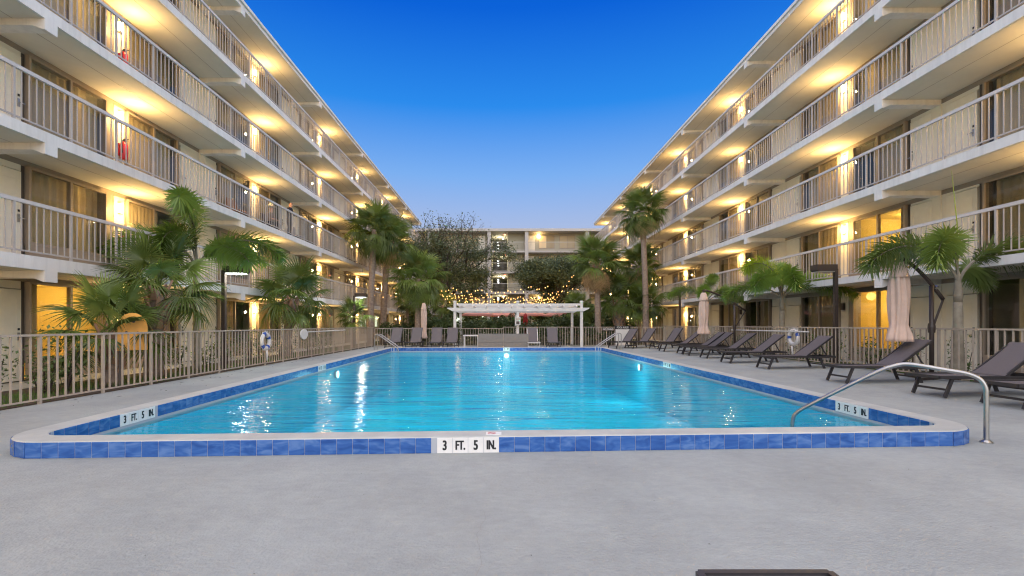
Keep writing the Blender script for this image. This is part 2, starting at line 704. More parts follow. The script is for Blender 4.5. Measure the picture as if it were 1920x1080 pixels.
# hairline crack and seam in the near deck
ck = MB()
px_, py_ = -0.11, 3.2
prev = None
rg = random.Random(3)
for i in range(26):
    y_ = 3.28 - i * 0.045
    x_ = -0.135 + rg.uniform(-.008, .008) + 0.02 * math.sin(i * .5)
    if prev:
        ck.add([(prev[0] - .0009, prev[1], .0015), (prev[0] + .0009, prev[1], .0015), (x_ + .0009, y_, .0015), (x_ - .0009, y_, .0015)], [(0, 1, 2, 3)], 'crack')
    prev = (x_, y_)
tag(ck.build('deck_crack', deck), kind='structure')

# basin
bs = MB()
DEPTH_NEAR, DEPTH_FAR = -1.1, -1.7
n_ = len(INNER)
top = [(p.x, p.y, -0.05) for p in INNER]
bot = [(p.x, p.y, DEPTH_NEAR + (DEPTH_FAR - DEPTH_NEAR) * min(1, max(0, (p.y - 5) / 18))) for p in INNER]
bs.add(top + bot, [(i, (i + 1) % n_, n_ + (i + 1) % n_, n_ + i) for i in range(n_)], 'plaster')
bs.add(bot, [tuple(range(n_))], 'plaster')
basin = bs.build('pool_basin')
tag(basin, 'turquoise plaster basin of the swimming pool', None, None, 'structure')
# kerb body with coping on top
kb = MB()
m_ = len(OUTER)
ot = [(p.x, p.y, KERB) for p in OUTER]
it = [(p.x, p.y, KERB) for p in INNER]
CH = 0.012
oc = [(p.x, p.y, KERB) for p in rounded(COP - CH, R_OUT - CH)]
ol = [(p.x, p.y, KERB - CH) for p in OUTER]
ob = [(p.x, p.y, -0.06) for p in OUTER]
ic = [(p.x, p.y, KERB) for p in rounded(CH, R_IN + CH)]
il = [(p.x, p.y, KERB - CH) for p in INNER]
ib = [(p.x, p.y, -0.08) for p in INNER]
rings = [(ob, ol, 'grout'), (ol, oc, 'coping'), (oc, ic, 'coping'), (ic, il, 'coping'), (il, ib, 'pool_band')]
for a, b, mm in rings:
    kb.add(a + b, [(i, (i + 1) % m_, m_ + (i + 1) % m_, m_ + i) for i in range(m_)], mm)
_op, _ip = Path(OUTER), Path(INNER)
for i in range(int(_op.L / .93)):
    p, d = _op.at(i * .93)
    nrm = Vector((-d.y, d.x))
    q = p + nrm * COP
    if 5.6 < p.y < 22:
        q = p + nrm * (COP - .004)
    p = p + nrm * .006
    kb.add([(p.x - d.x * .002, p.y - d.y * .002, KERB + .0008), (p.x + d.x * .002, p.y + d.y * .002, KERB + .0008),
            (q.x + d.x * .002, q.y + d.y * .002, KERB + .0008), (q.x - d.x * .002, q.y - d.y * .002, KERB + .0008)], [(0, 1, 2, 3)], 'grout')
kerb = kb.build('pool_kerb')
tag(kerb, 'raised pale kerb with rounded corners round the swimming pool', None, None, 'structure')

TW = 0.1555
tb = MB()
tb.box(-.0762, .0762, -.008, .004, -.0762, .0762, 'blue_tile')
bmx = bmesh.new()
TILE = tb.mesh('tile')
bmx.from_mesh(TILE)
bmesh.ops.bevel(bmx, geom=[e for e in bmx.edges], offset=0.003, segments=1, affect='EDGES')
bmx.to_mesh(TILE)
bmx.free()
wtb = MB()
wtb.box(-.0762, .0762, -.008, .005, -.0762, .0762, 'white_tile')
WTILE = wtb.mesh('depth_tile')
LET = {}


def letter(s):
    if s not in LET:
        LET[s] = text_mesh(s, 0.135 if len(s) < 3 else 0.128, squeeze=0.66 if len(s) < 3 else 0.60, bold=0.018, heavy=.0035)
    return LET[s]


outp, inp = Path(OUTER), Path(INNER)
MARK = ['3', 'FT.', '5', 'IN.']


def lay(path, s0, n, outward, marks, individual):
    """tiles from arc length s0 on, n of them; marks: tile index -> lettering; individual(i) -> own object"""
    rest = MB()
    zc = 0.0785
    for i in range(n):
        p, d = path.at(s0 + (i + .5) * TW)
        nrm = Vector((d.y, -d.x)) * (1 if outward else -1)
        ang = math.atan2(nrm.y, nrm.x) - math.pi / 2
        loc = (p.x, p.y, zc)
        if i in marks:
            o = inst('depth_tile', WTILE, kerb, loc, (0, 0, ang))
            t_ = inst('lettering', letter(marks[i]), o, (0, .0058, -.003), (R(90), 0, R(180)))
        elif individual(i, p):
            inst('tile', TILE, kerb, loc, (0, 0, ang))
        else:
            Mx = Matrix.Translation(loc) @ Matrix.Rotation(ang, 4, 'Z')
            rest.add([Mx @ Vector(v) for v in ((-.0762, .004, -.0762), (.0762, .004, -.0762), (.0762, .004, .0762), (-.0762, .004, .0762),
                                              (-.0762, -.004, -.0762), (.0762, -.004, -.0762), (.0762, -.004, .0762), (-.0762, -.004, .0762))],
                     [(0, 1, 2, 3), (4, 7, 6, 5), (0, 4, 5, 1), (1, 5, 6, 2), (2, 6, 7, 3), (3, 7, 4, 0)], 'blue_tile')
    return rest


# outside of the kerb: one run whose tile joint falls at the front depth marker
s_mark = outp.find(lambda p: abs(p.x + .655) + (0 if p.y < 6 else 9))
k0 = int(s_mark / TW)
n_out = int(outp.L / TW)
mk = {}
for j, tx in enumerate(MARK):
    mk[j] = tx
s_start = s_mark
r1 = lay(outp, s_start, n_out, True, mk, lambda i, p: p.y < 5.75 and (p.y < 5.5 or True))
# inside of the kerb
sl = inp.find(lambda p: abs(p.y - 6.54) + (0 if p.x < 0 else 9))     # left side runs towards the camera: starts far
n_in = int(inp.L / TW)
marks = {}
for j, tx in enumerate(MARK[::-1]):
    pass
def idx(fn):
    s = inp.find(fn)
    return int(round(((s - sl) % inp.L) / TW))
# on the left wall the arc runs from back to front, so the words read in reverse order of arc
def put(i0, words, rev):
    for j, tx in enumerate(words):
        marks[(i0 + (len(words) - 1 - j if rev else j)) % n_in] = tx
put(0, MARK, True)
iR = idx(lambda p: abs(p.y - 6.41) + (0 if p.x > 0 else 9))
put(iR, MARK, True)
iR2 = idx(lambda p: abs(p.y - 13.7) + (0 if p.x > 0 else 9))
put(iR2, ['4', 'FT.', '5', 'IN.'], True)
iL2 = idx(lambda p: abs(p.y - 13.4) + (0 if p.x < 0 else 9))
put(iL2, ['4', 'FT.', '1', 'IN.'], True)
iB = idx(lambda p: abs(p.x - .34) + (0 if p.y > 20 else 9))
put(iB, ['5', 'FT.'], True)
cnt = [0]
def own(i, p):
    return 5.2 < p.y < 14.2
r2 = lay(inp, sl, n_in, False, marks, own)
r1.v, r1.f = r1.v, r1.f
kk = len(r1.v)
r1.v += r2.v
r1.f += [[a + kk for a in f] for f in r2.f]
r1.m += r2.m
if not r1.names:
    r1.names = r2.names
tag(r1.build('tile', kerb), kind='stuff')
# no-diving plate set in the top of the front kerb
np_ = MB()
np_.box(-.09, .07, -.055, .055, 0, .004, 'white_tile')
pl = np_.build('warning_tile', kerb, (-.08, 4.855, KERB))
rb = MB()
for a in range(20):
    a0, a1 = 2 * math.pi * a / 20, 2 * math.pi * (a + 1) / 20
    rb.add([(.032 * math.cos(a0), .032 * math.sin(a0), .0055), (.042 * math.cos(a0), .042 * math.sin(a0), .0055),
            (.042 * math.cos(a1), .042 * math.sin(a1), .0055), (.032 * math.cos(a1), .032 * math.sin(a1), .0055)], [(0, 1, 2, 3)], 'red_paint')
rb.add([(-.028, .02, .006), (-.02, .028, .006), (.028, -.02, .006), (.02, -.028, .006)], [(0, 1, 2, 3)], 'red_paint')
rb.build('warning_symbol', pl, (-.03, 0, 0))

wt = MB()
wt.add([(p.x, p.y, -0.032) for p in rounded(0.02, R_IN)], [tuple(range(len(INNER)))], 'water')
tag(wt.build('pool_water', fix=False), 'turquoise rippled water of the swimming pool', None, None, 'structure')


# ------------------------------------------------------------------ the two balcony wings and the far block
TOPS = [0.0, 2.67, 5.27, 7.83, 10.41]
ROOF0, ROOF1 = 12.76, 13.02
MOD = 7.26
LEN = 54.5


def window_meshes(s, H):
    """frame, pane and curtain of a two-pane window; local x = along the facade, local y = outward*s handled by caller (0 = wall face)"""
    W = 2.13
    fr = MB()
    def b(x0, x1, d0, d1, z0, z1, m):
        fr.box(-s * d0, -s * d1, x0, x1, z0, z1, m)
    b(0, .05, -.02, .10, .46, H, 'frame')
    b(W - .05, W, -.02, .10, .46, H, 'frame')
    b(1.035, 1.095, -.015, .09, .50, H - .05, 'frame')
    b(.05, W - .05, -.02, .10, H - .05, H, 'frame')
    b(.05, W - .05, -.03, .10, .46, .52, 'frame')
    b(0, W, .0, .09, .0, .46, 'frame')
    pn = MB()
    pn.box(s * -.055, s * -.063, 0, .985, .52, H - .05, 'glass')
    cu = MB()
    n = 44
    vs = []
    for i in range(n + 1):
        y = .05 + (W - .1) * i / n
        d = -.16 + .022 * math.sin(i * 1.45) + .008 * math.sin(i * 3.7)
        vs += [(s * d * 1.0, y, .42), (s * d, y, H)]
    # s*d: d negative means behind the pane, so flip
    vs = [(-x, y, z) for x, y, z in vs]
    cu.add(vs, [(2 * i, 2 * i + 2, 2 * i + 3, 2 * i + 1) for i in range(n)], 'curtain')
    gr = MB()
    gr.box(s * .045, s * -.0, .9, 1.95, .06, .42, 'grille')
    for k in range(8):
        z = .09 + k * .04
        gr.box(s * .062, s * .046, .93, 1.92, z, z + .022, 'grille')
        gr.box(s * .047, s * .0455, .93, 1.92, z + .024, z + .036, 'dark_gap')
    return (fr.mesh('window'), pn.mesh('pane'), cu.mesh('curtain', True, False), gr.mesh('air_grille'))


def wing(name, s, Xe, depth, start, label, tops, thick, y_end, kmin, lit, exting):
    """s = -1 left, +1 right. Xe: slab edge, wall face at Xe+depth. start: y of the party wall of module 0."""
    root = empty(name, (s * (Xe + depth), 0, 0), 0, label, 'apartment block', 'balcony wings beside the pool')
    ox = s * (Xe + depth)
    X = lambda d: s * (Xe + d) - ox          # local x of a distance d behind the slab edge
    y0 = start + kmin * MOD
    ceil = [tops[i + 1] - thick[i + 1] for i in range(4)] + [ROOF0]
    # slabs
    for i in range(1, 5):
        b = MB()
        b.box(X(0), X(9), y0, y_end, tops[i] - thick[i], tops[i], 'fascia')
        sl_ = b.build('balcony_slab', root)
        c = MB()
        c.box(X(.05), X(depth - .01), y0, y_end, tops[i] - thick[i] - .006, tops[i] - thick[i] - .001, 'soffit')
        c.box(X(.66), X(.675), y0, y_end, tops[i] - thick[i] - .0085, tops[i] - thick[i] - .0065, 'frame')
        c.build('soffit', sl_)
        e = MB()
        e.box(X(.10), X(depth), y0, y_end, tops[i] + .001, tops[i] + .006, 'floor_slab')
        e.build('balcony_floor', sl_)
    b = MB()
    b.box(X(0), X(9.3), y0, y_end, ROOF0, ROOF1 - .11, 'fascia')
    b.box(X(-.06), X(9.3), y0, y_end + .06, ROOF1 - .11, ROOF1, 'fascia')
    rf = b.build('roof', root)
    c = MB()
    c.box(X(.05), X(depth - .01), y0, y_end - .05, ROOF0 - .006, ROOF0 - .001, 'soffit')
    c.box(X(.66), X(.675), y0, y_end - .05, ROOF0 - .0085, ROOF0 - .0065, 'frame')
    c.build('soffit', rf)
    # back and end walls
    b = MB()
    b.box(X(8.7), X(9), y0, y_end, 0, ROOF0, 'wall')
    b.box(X(depth), X(8.7), y_end - .25, y_end - .02, 0, ROOF0, 'wall')
    b.build('wall', root)
    # facade
    nmod = int((y_end - y0) / MOD + .999)
    WM = [window_meshes(s, ceil[i] - tops[i] - .13) for i in range(5)]
    dm = MB()
    dm.box(s * -.03, s * .06, 0, .84, .02, 2.08, 'door')
    for (za, zb) in ((.2, .95), (1.1, 1.9)):
        for (q0, q1, r0, r1) in ((.12, .72, za, za + .02), (.12, .72, zb - .02, zb), (.12, .14, za + .02, zb - .02), (.70, .72, za + .02, zb - .02)):
            dm.box(s * -.036, s * -.029, q0, q1, r0, r1, 'door')
    DM = dm.mesh('door')
    hm = MB()
    hm.box(s * -.05, s * -.036, -.03, .03, -.09, .09, 'steel')
    hm.bar((s * -.085, 0, 0), (s * -.085, .12, 0), .02, .02, 'steel')
    hm.bar((s * -.05, 0, 0), (s * -.095, 0, 0), .02, .02, 'steel')
    hm.box(s * -.048, s * -.037, -.025, .025, .14, .19, 'black')
    HM = hm.mesh('handle')
    sc_ = MB()
    sc_.prism([(0, -.17), (s * -.07, -.17), (s * -.07, -.13), (s * -.012, -.13), (s * -.012, .13), (s * -.07, .13), (s * -.07, .15), (0, .15)], 'y', -.05, .05, 'rail')
    SCM = sc_.mesh('wall_lamp')
    sh = MB()
    vs = []
    for z in (-.12, .12):
        for k in range(9):
            a = math.pi * k / 8
            vs.append((s * -.11 * math.sin(a), .062 * math.cos(a), z))
    sh.add(vs, [(k, k + 1, 10 + k, 9 + k) for k in range(8)] + [tuple(range(9)), tuple(range(17, 8, -1))], 'lamp_glow')
    SHM = sh.mesh('lamp_shade', True)
    prof = lambda top: [(0, top), (0, top - .23), (.03, top - .232), (.24, top - .15), (.9, top - .14), (depth, top - .15), (depth, top)]
    walls = MB()
    for i in range(5):
        z0, z1 = tops[i], ceil[i]
        H = z1 - z0 - .13
        # header over everything
        walls.box(X(depth), X(depth + .2), y0, y_end - .3, z1 - .13, z1, 'frame')
        for k in range(nmod):
            c = y0 + k * MOD
            if c > y_end - 1:
                continue
            full = c + MOD < y_end + 1.5
            # party wall, pilaster, door heads
            walls.box(X(depth - .02), X(depth + 4), c - .15, c + .15, z0, z1 - .13, 'wall')
            walls.box(X(depth - .015), X(depth + .2), c + 3.38, c + 3.75, z0, z1 - .13, 'wall')
            walls.box(X(depth - .005), X(depth + .2), c + 3.08, c + 3.38, z0, z1 - .13, 'frame')
            walls.box(X(depth + .02), X(depth + .2), c + .85, c + .95, z0, z1 - .13, 'jamb')
            walls.box(X(depth + .02), X(depth + .2), c + 5.92, c + 6.08, z0, z1 - .13, 'jamb')
            walls.box(X(depth), X(depth + .2), c + .15, c + .85, z0 + 2.1, z1 - .13, 'door')
            if full:
                walls.box(X(depth), X(depth + .2), c + 6.08, c + 6.96, z0 + 2.1, z1 - .13, 'door')
                walls.box(X(depth), X(depth + .2), c + 6.96, c + 7.11, z0, z1 - .13, 'wall')
            dr = [(c + .15, .68)] + ([(c + 6.1, .84)] if full else [])
            for (dy, dw) in dr:
                d_ = inst('door', DM, root, (0, dy, z0), None, (1, dw / .84, 1))
                inst('handle', HM, d_, (0, .76 if dw < .8 else .08, 1.02))
            for wi, wy in enumerate((c + .95, c + 3.77)):
                if wy + 2.2 > y_end:
                    continue
                fr, pn, cu, gr = WM[i]
                o = inst('window', fr, root, (0, wy, z0))
                inst('pane', pn, o, (0, .05, 0))
                inst('pane', pn, o, (0, 1.095, 0))
                inst('air_grille', gr, o, (s * -.005, 0, 0))
                key = (k + kmin, i, wi)
                if key in lit:
                    r_ = MB()
                    ya, yb, za, zb = -.05, 2.2, .0, H + .05
                    D = 3.4
                    xa, xb = s * .14, s * D
                    r_.add([(xa, ya, za), (xb, ya, za), (xb, yb, za), (xa, yb, za), (xa, ya, zb), (xb, ya, zb), (xb, yb, zb), (xa, yb, zb)],
                           [(0, 1, 2, 3), (4, 7, 6, 5), (0, 4, 5, 1), (1, 5, 6, 2), (2, 6, 7, 3)], 'room_wall')
                    r_.build('lit_room', o, fix=False)
                    pc = MB()
                    pc.box(s * (D - .04), s * (D - .005), .35, 1.05, 1.05, 1.85, 'picture_paper')
                    for q in ((.31, .35, 1.01, 1.89), (1.05, 1.09, 1.01, 1.89)):
                        pc.box(s * (D - .06), s * (D - .005), *q, 'frame')
                    for q in ((.35, 1.05, 1.01, 1.05), (.35, 1.05, 1.85, 1.89)):
                        pc.box(s * (D - .06), s * (D - .005), *q, 'frame')
                    pc.build('picture', o)
                    inst('curtain', cu, o, (0, 0, 0), None, (1, .2, 1))
                    lamp('room_light', (s * 1.3, 1.1, H - .25), round(lit[key] * .85, 2), (1.0, 0.74, 0.30), o, .12)
                else:
                    inst('curtain', cu, o, (0, 0, 0), None, (1, (1, 1, 1, .97, .72, .55)[LR.randrange(6)], 1))
            if c + 3.7 < y_end and not (s > 0 and i == 0 and k + kmin < 2):
                q = inst('wall_lamp', SCM, root, (s * -.02, c + 3.57, z0 + 1.93))
                inst('lamp_shade', SHM, q)
                lamp('wall_light', (s * -.46, 0, -.10), round(WALLW * (.72, .9, 1.0, 1.0, 1.12)[LR.randrange(5)], 2), WARM, q, .05)
            elif c + 3.7 < y_end:
                q = inst('wall_lamp', SCM, root, (s * -.02, c + 3.57, z0 + 1.93))
                u = MB()
                u.box(s * -.1, s * -.005, -.06, .06, -.12, .12, 'brown_metal')
                u.build('lamp_shade', q)
            # bracket under the slab above
            top = z1
            b = MB()
            poly = prof(top)
            n = len(poly)
            vs = [(X(d), c - .14, z) for d, z in poly] + [(X(d), c + .14, z) for d, z in poly]
            b.add(vs, [tuple(range(n)), tuple(range(2 * n - 1, n - 1, -1))] + [(j, j + n, (j + 1) % n + n, (j + 1) % n) for j in range(n)], 'fascia')
            b.build('bracket', root)
    walls.build('wall', root)
    # railings
    bal = MB()
    bal.box(-.009, .009, -.009, .009, .10, 1.02, 'rail')
    BAL = bal.mesh('baluster')
    for i in range(1, 5):
        z = tops[i]
        rb_ = MB()
        xr = X(.05)
        rb_.box(xr - .028, xr + .028, y0, y_end - .1, z + 1.02, z + 1.095, 'rail_top')
        rb_.box(xr - .013, xr + .013, y0, y_end - .1, z + .07, z + .10, 'rail')
        ny = int((y_end - y0) / 1.21)
        for j in range(ny + 1):
            yy = y0 + .5 + j * 1.21
            if yy < y_end - .1:
                rb_.box(xr - .021, xr + .021, yy - .021, yy + .021, z, z + 1.02, 'rail')
        ro = rb_.build('railing', root)
        rest = MB()
        near = 0
        for j in range(ny):
            for q in range(1, 8):
                yy = y0 + .5 + j * 1.21 + q * .15125
                if yy > y_end - .1:
                    continue
                if yy > 8.2 and near < 74:
                    near += 1
                    inst('baluster', BAL, ro, (xr, yy, z))
                else:
                    rest.box(xr - .009, xr + .009, yy - .009, yy + .009, z + .1, z + 1.02, 'rail')
        tag(rest.build('baluster', ro, fix=False), kind='stuff')
    return root


WALLW = 10.5
LR = random.Random(21)
thL = [0, .27, .23, .23, .23]
thR = [0, .20, .22, .23, .23]
topsR = [0.0, 2.76, 5.27, 7.83, 10.41]
wing('balcony_building', -1, 9.42, 1.51, 9.8, 'five storey cream balcony wing on the left, red extinguishers on its walls',
     TOPS, thL, LEN, -2, {(0, 0, 0): 9.0}, True)
wing('balcony_building', 1, 10.65, 1.66, 13.3, 'five storey cream balcony wing on the right, two bright yellow rooms in it',
     topsR, thR, LEN, -2, {(0, 0, 0): 11.0, (0, 1, 0): 11.0}, False)


def far_block():
    Y = 59.0
    root = empty('far_building', (0, Y, 0), 0, 'pale five storey block closing the court behind the trees', 'apartment block')
    x0, x1 = -15.0, 17.0
    rx0, rx1, dv = -1.35, 2.75, 0.67
    b = MB()
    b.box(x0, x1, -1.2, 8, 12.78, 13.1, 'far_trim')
    b.build('roof', root)
    tops = TOPS
    ceil = [tops[i + 1] - .23 for i in range(4)] + [12.78]
    for i in range(1, 5):
        b = MB()
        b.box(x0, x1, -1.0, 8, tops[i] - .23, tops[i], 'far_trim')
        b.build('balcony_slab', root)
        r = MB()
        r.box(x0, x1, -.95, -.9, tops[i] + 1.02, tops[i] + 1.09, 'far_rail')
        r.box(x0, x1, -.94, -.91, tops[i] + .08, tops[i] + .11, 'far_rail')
        ro = r.build('railing', root)
        r = MB()
        for k in range(int((x1 - x0) / .15)):
            xx = x0 + k * .15
            r.box(xx, xx + .018, -.935, -.917, tops[i] + .11, tops[i] + 1.02, 'far_rail')
        tag(r.build('baluster', ro, fix=False), kind='stuff')
    for xc in (-1.65, 3.0, -9, 10.5):
        b = MB()
        b.box(xc - .22, xc + .22, -1.06, .3, 0, 12.78, 'far_trim')
        b.build('column', root)
    for i in range(5):
        z0, z1 = tops[i], ceil[i]
        b = MB()
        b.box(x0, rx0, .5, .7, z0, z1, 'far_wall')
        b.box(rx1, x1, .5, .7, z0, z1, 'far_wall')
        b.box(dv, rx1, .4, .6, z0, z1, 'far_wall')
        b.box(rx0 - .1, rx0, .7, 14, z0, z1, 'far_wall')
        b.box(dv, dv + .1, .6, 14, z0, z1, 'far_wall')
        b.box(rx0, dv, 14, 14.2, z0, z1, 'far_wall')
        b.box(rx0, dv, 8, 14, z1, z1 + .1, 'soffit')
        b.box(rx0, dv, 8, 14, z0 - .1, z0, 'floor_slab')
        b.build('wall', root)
        # windows and doors either side
        for xc in (-13, -10.4, -6.6, -4.2, 5.6, 8.2, 12.2, 14.6):
            w_ = MB()
            w_.box(xc - 1.0, xc + 1.0, .44, .5, z0 + .45, z1 - .2, 'frame')
            wo = w_.build('window', root)
            for q in (-.94, .03):
                p_ = MB()
                p_.box(xc + q, xc + q + .91, .425, .435, z0 + .55, z1 - .28, 'curtain')
                p_.build('pane', wo)
        for xc in (-2.6, 3.7):
            d_ = MB()
            d_.box(xc - .42, xc + .42, .44, .5, z0, z0 + 2.1, 'door')
            d_.build('door', root)
        for j, (xx, yy, g) in enumerate(((.3, .9, 'red_glow'), (.15, 4, 'white_glow'), (-.6, 6.5, 'white_glow'), (-.6, 9, 'white_glow'), (-.6, 11.8, 'white_glow'))):
            l_ = MB()
            l_.lathe([(.10, z1 - .12), (.13, z1 - .05), (.13, z1 - .02)], g, 12, (xx, yy))
            l_.build('ceiling_lamp', root)
        lamp('corridor_light', (-.3, 3.0, z1 - .6), 16.0, (1.0, .92, .62), root, .1)
        if i in (1, 4):
            l_ = MB()
            l_.box(4.4, 4.75, .28, .44, z1 - .55, z1 - .2, 'lamp_glow')
            l_.build('wall_lamp', root)
            lamp('wall_light', (4.57, -.05, z1 - .4), 4.0, WARM, root, .05)
    # ground floor shop window seen through the hedge
    for xa in (-6.0, -4.0):
        w_ = MB()
        w_.box(xa, xa + 1.6, .3, .4, 1.0, 2.3, 'lit_window')
        w_.build('lit_window', root)
    return root


far_block()
# ------------------------------------------------------------------ fences
def fence(name, a, b, label, base=None, height=1.13, post_every=8, group='picket fences round the pool'):
    """pickets from a to b, both (x, y); each picket an object of its own"""
    a, b = Vector(a), Vector(b)
    d = (b - a)
    L = d.length
    d /= L
    ang = math.atan2(d.y, d.x)
    zf = base or (lambda x: 0.0)
    z0 = zf(a.x)
    root = empty(name, (a.x, a.y, z0), ang, label, 'fence', group)
    n = int(L / .1505)
    pk = MB()
    pk.box(-.0115, .0115, -.0115, .0115, .085, height - .03, 'fence')
    PK = pk.mesh('picket')
    po = MB()
    po.box(-.021, .021, -.021, .021, -.02, height - .03, 'fence')
    PO = po.mesh('post')
    tr = MB()
    tr.box(-.02, L + .02, -.023, .023, height - .03, height + .005, 'fence')
    tr.build('top_rail', root)
    tr = MB()
    tr.box(-.02, L + .02, -.016, .016, .06, .085, 'fence')
    tr.build('bottom_rail', root)
    for i in range(n + 1):
        x = i * .1505
        if i % post_every == 0:
            inst('post', PO, root, (x, 0, 0))
        else:
            inst('picket', PK, root, (x, 0, 0))
    return root


FLX = -7.5
fence('picket_fence', (FLX, 5.2), (FLX, 27.3), 'taupe metal picket fence along the left of the pool in front of the fan palms')
fence('picket_fence', (9.75, 5.6), (9.45, 27.3), 'taupe metal picket fence behind the row of loungers on the right', base=deck_z, height=1.12)
fence('picket_fence', (-7.42, 27.3), (-.0, 27.3), 'lower length of the far picket fence, left of the pergola middle post', height=1.06)
fence('picket_fence', (.05, 27.36), (9.4, 27.36), 'higher length of the far picket fence, right of the pergola middle post', height=1.14)


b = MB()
b.box(-7.60, -7.535, 4, 28, -.02, .012, 'soil_and_shade')  # dark strip standing in for the shadow line at the left fence foot
tag(b.build('fence_shadow_strip'), kind='structure')
# ------------------------------------------------------------------ lamp posts
def lamp_post(x, y, h, label, lit, head_dx, z=0.0):
    root = empty('lamp_post', (x, y, z), 0, label, 'lamp post', 'shoebox lamp posts behind the fences')
    b = MB()
    b.box(-.05, .05, -.05, .05, 0, h - .02, 'brown_metal')
    b.box(-.14, .14, -.14, .14, 0, .03, 'brown_metal')
    b.build('pole', root)
    s = 1 if head_dx > 0 else -1
    b = MB()
    b.prism([(s * .05, h - .10), (s * .62, h - .10), (s * .66, h - .06), (s * .66, h + .10), (s * .05, h + .10)], 'y', -.17, .17, 'brown_metal')
    ho = b.build('lamp_head', root)
    b = MB()
    b.box(s * .12, s * .60, -.14, .14, h - .125, h - .10, 'white_glow' if lit else 'grille')
    b.build('lens', ho)
    if lit:
        lamp('post_light', (s * .36, 0, h - .2), 9.0, (.9, 1.0, .95), ho, .1)


lamp_post(-7.95, 13.4, 2.85, 'lit shoebox lamp on a brown pole by the left fence below the drooping palm plumes', True, 1)
lamp_post(-7.95, 25.2, 2.85, 'lit shoebox lamp on a pole far along the left fence beside the tall palms', True, 1)
lamp_post(10.15, 14.3, 3.0, 'unlit shoebox lamp post right of the bright green foxtail palm', False, -1)
lamp_post(10.05, 26.6, 3.0, 'unlit shoebox lamp post far along the right fence near the far umbrella', False, -1)

# ------------------------------------------------------------------ loungers
def lounger(loc, rz, label, group='grey sling loungers round the pool', back=37.0, white=False):
    root = empty('sun_lounger', loc, rz, label, 'lounger', group)
    key = (back, white)
    if key not in LOUNGE:
        fm = 'white_paint' if white else 'lounger_frame'
        H, Wd, JX, BL = .345, .62, 1.16, .92
        c, s = math.cos(R(back)), math.sin(R(back))
        fr = MB()
        for y in (-Wd / 2, Wd / 2):
            fr.bar((0, y, H), (1.95, y, H - .01), .035, .05, fm)
        for x in (0.0, 1.93):
            fr.bar((x, -Wd / 2, H), (x, Wd / 2, H), .035, .05, fm)
        fr.bar((1.55, -Wd / 2, H - .05), (1.55, Wd / 2, H - .05), .03, .03, fm)
        sl = MB()
        n = 8
        sl.add([(.02 + (JX - .02) * i / n, q * (Wd / 2 - .03), H + .012 - .012 * math.sin(math.pi * i / n)) for i in range(n + 1) for q in (-1, 1)],
               [(2 * i, 2 * i + 2, 2 * i + 3, 2 * i + 1) for i in range(n)], 'sling')
        sl.add([(.02 + (JX - .02) * i / n, q * (Wd / 2 - .03), H - .004 - .012 * math.sin(math.pi * i / n)) for i in range(n + 1) for q in (-1, 1)],
               [(2 * i, 2 * i + 1, 2 * i + 3, 2 * i + 2) for i in range(n)], 'sling')
        bk = MB()
        def bp(t, y, o):
            return (JX + c * t - s * o, y, H + s * t + c * o)
        for y in (-Wd / 2 + .035, Wd / 2 - .035):
            bk.bar(bp(0, y, 0), bp(BL, y, 0), .03, .04, fm)
        bk.bar(bp(BL, -Wd / 2 + .02, 0), bp(BL, Wd / 2 - .02, 0), .04, .03, fm)
        bk.add([bp(BL * i / n, q * (Wd / 2 - .02), .024 - .02 * math.sin(math.pi * i / n)) for i in range(n + 1) for q in (-1, 1)],
               [(2 * i, 2 * i + 2, 2 * i + 3, 2 * i + 1) for i in range(n)], 'sling')
        bk.add([bp(BL * i / n, q * (Wd / 2 - .02), .008 - .02 * math.sin(math.pi * i / n)) for i in range(n + 1) for q in (-1, 1)],
               [(2 * i, 2 * i + 1, 2 * i + 3, 2 * i + 2) for i in range(n)], 'sling')
        pr = MB()
        for y in (-Wd / 2 + .07, Wd / 2 - .07):
            pr.bar(bp(.52, y, -.03), (1.78, y, H - .02), .018, .028, fm)
        pr.bar((1.78, -Wd / 2 + .05, H - .02), (1.78, Wd / 2 - .05, H - .02), .02, .02, fm)
        legs = []
        for (xt, xb) in ((.24, .10), (1.52, 1.66)):
            for y in (-Wd / 2 + .01, Wd / 2 - .01):
                l_ = MB()
                l_.bar((xt, y, H), (xb, y, 0), .03, .055, fm, up=(1, 0, 0))
                legs.append(l_.mesh('leg'))
        cb = MB()
        for x in (.155, 1.605):
            cb.bar((x, -Wd / 2 + .02, .13), (x, Wd / 2 - .02, .13), .022, .035, fm)
        LOUNGE[key] = dict(frame=fr.mesh('frame'), seat=sl.mesh('sling_seat', fix=False), back=bk.mesh('backrest', fix=False), prop=pr.mesh('backrest_prop'), legs=legs,
                           bar=cb.mesh('crossbar'))
    L = LOUNGE[key]
    inst('frame', L['frame'], root)
    inst('sling_seat', L['seat'], root)
    inst('backrest', L['back'], root)
    inst('backrest_prop', L['prop'], root)
    for m in L['legs']:
        inst('leg', m, root)
    inst('crossbar', L['bar'], root)
    return root


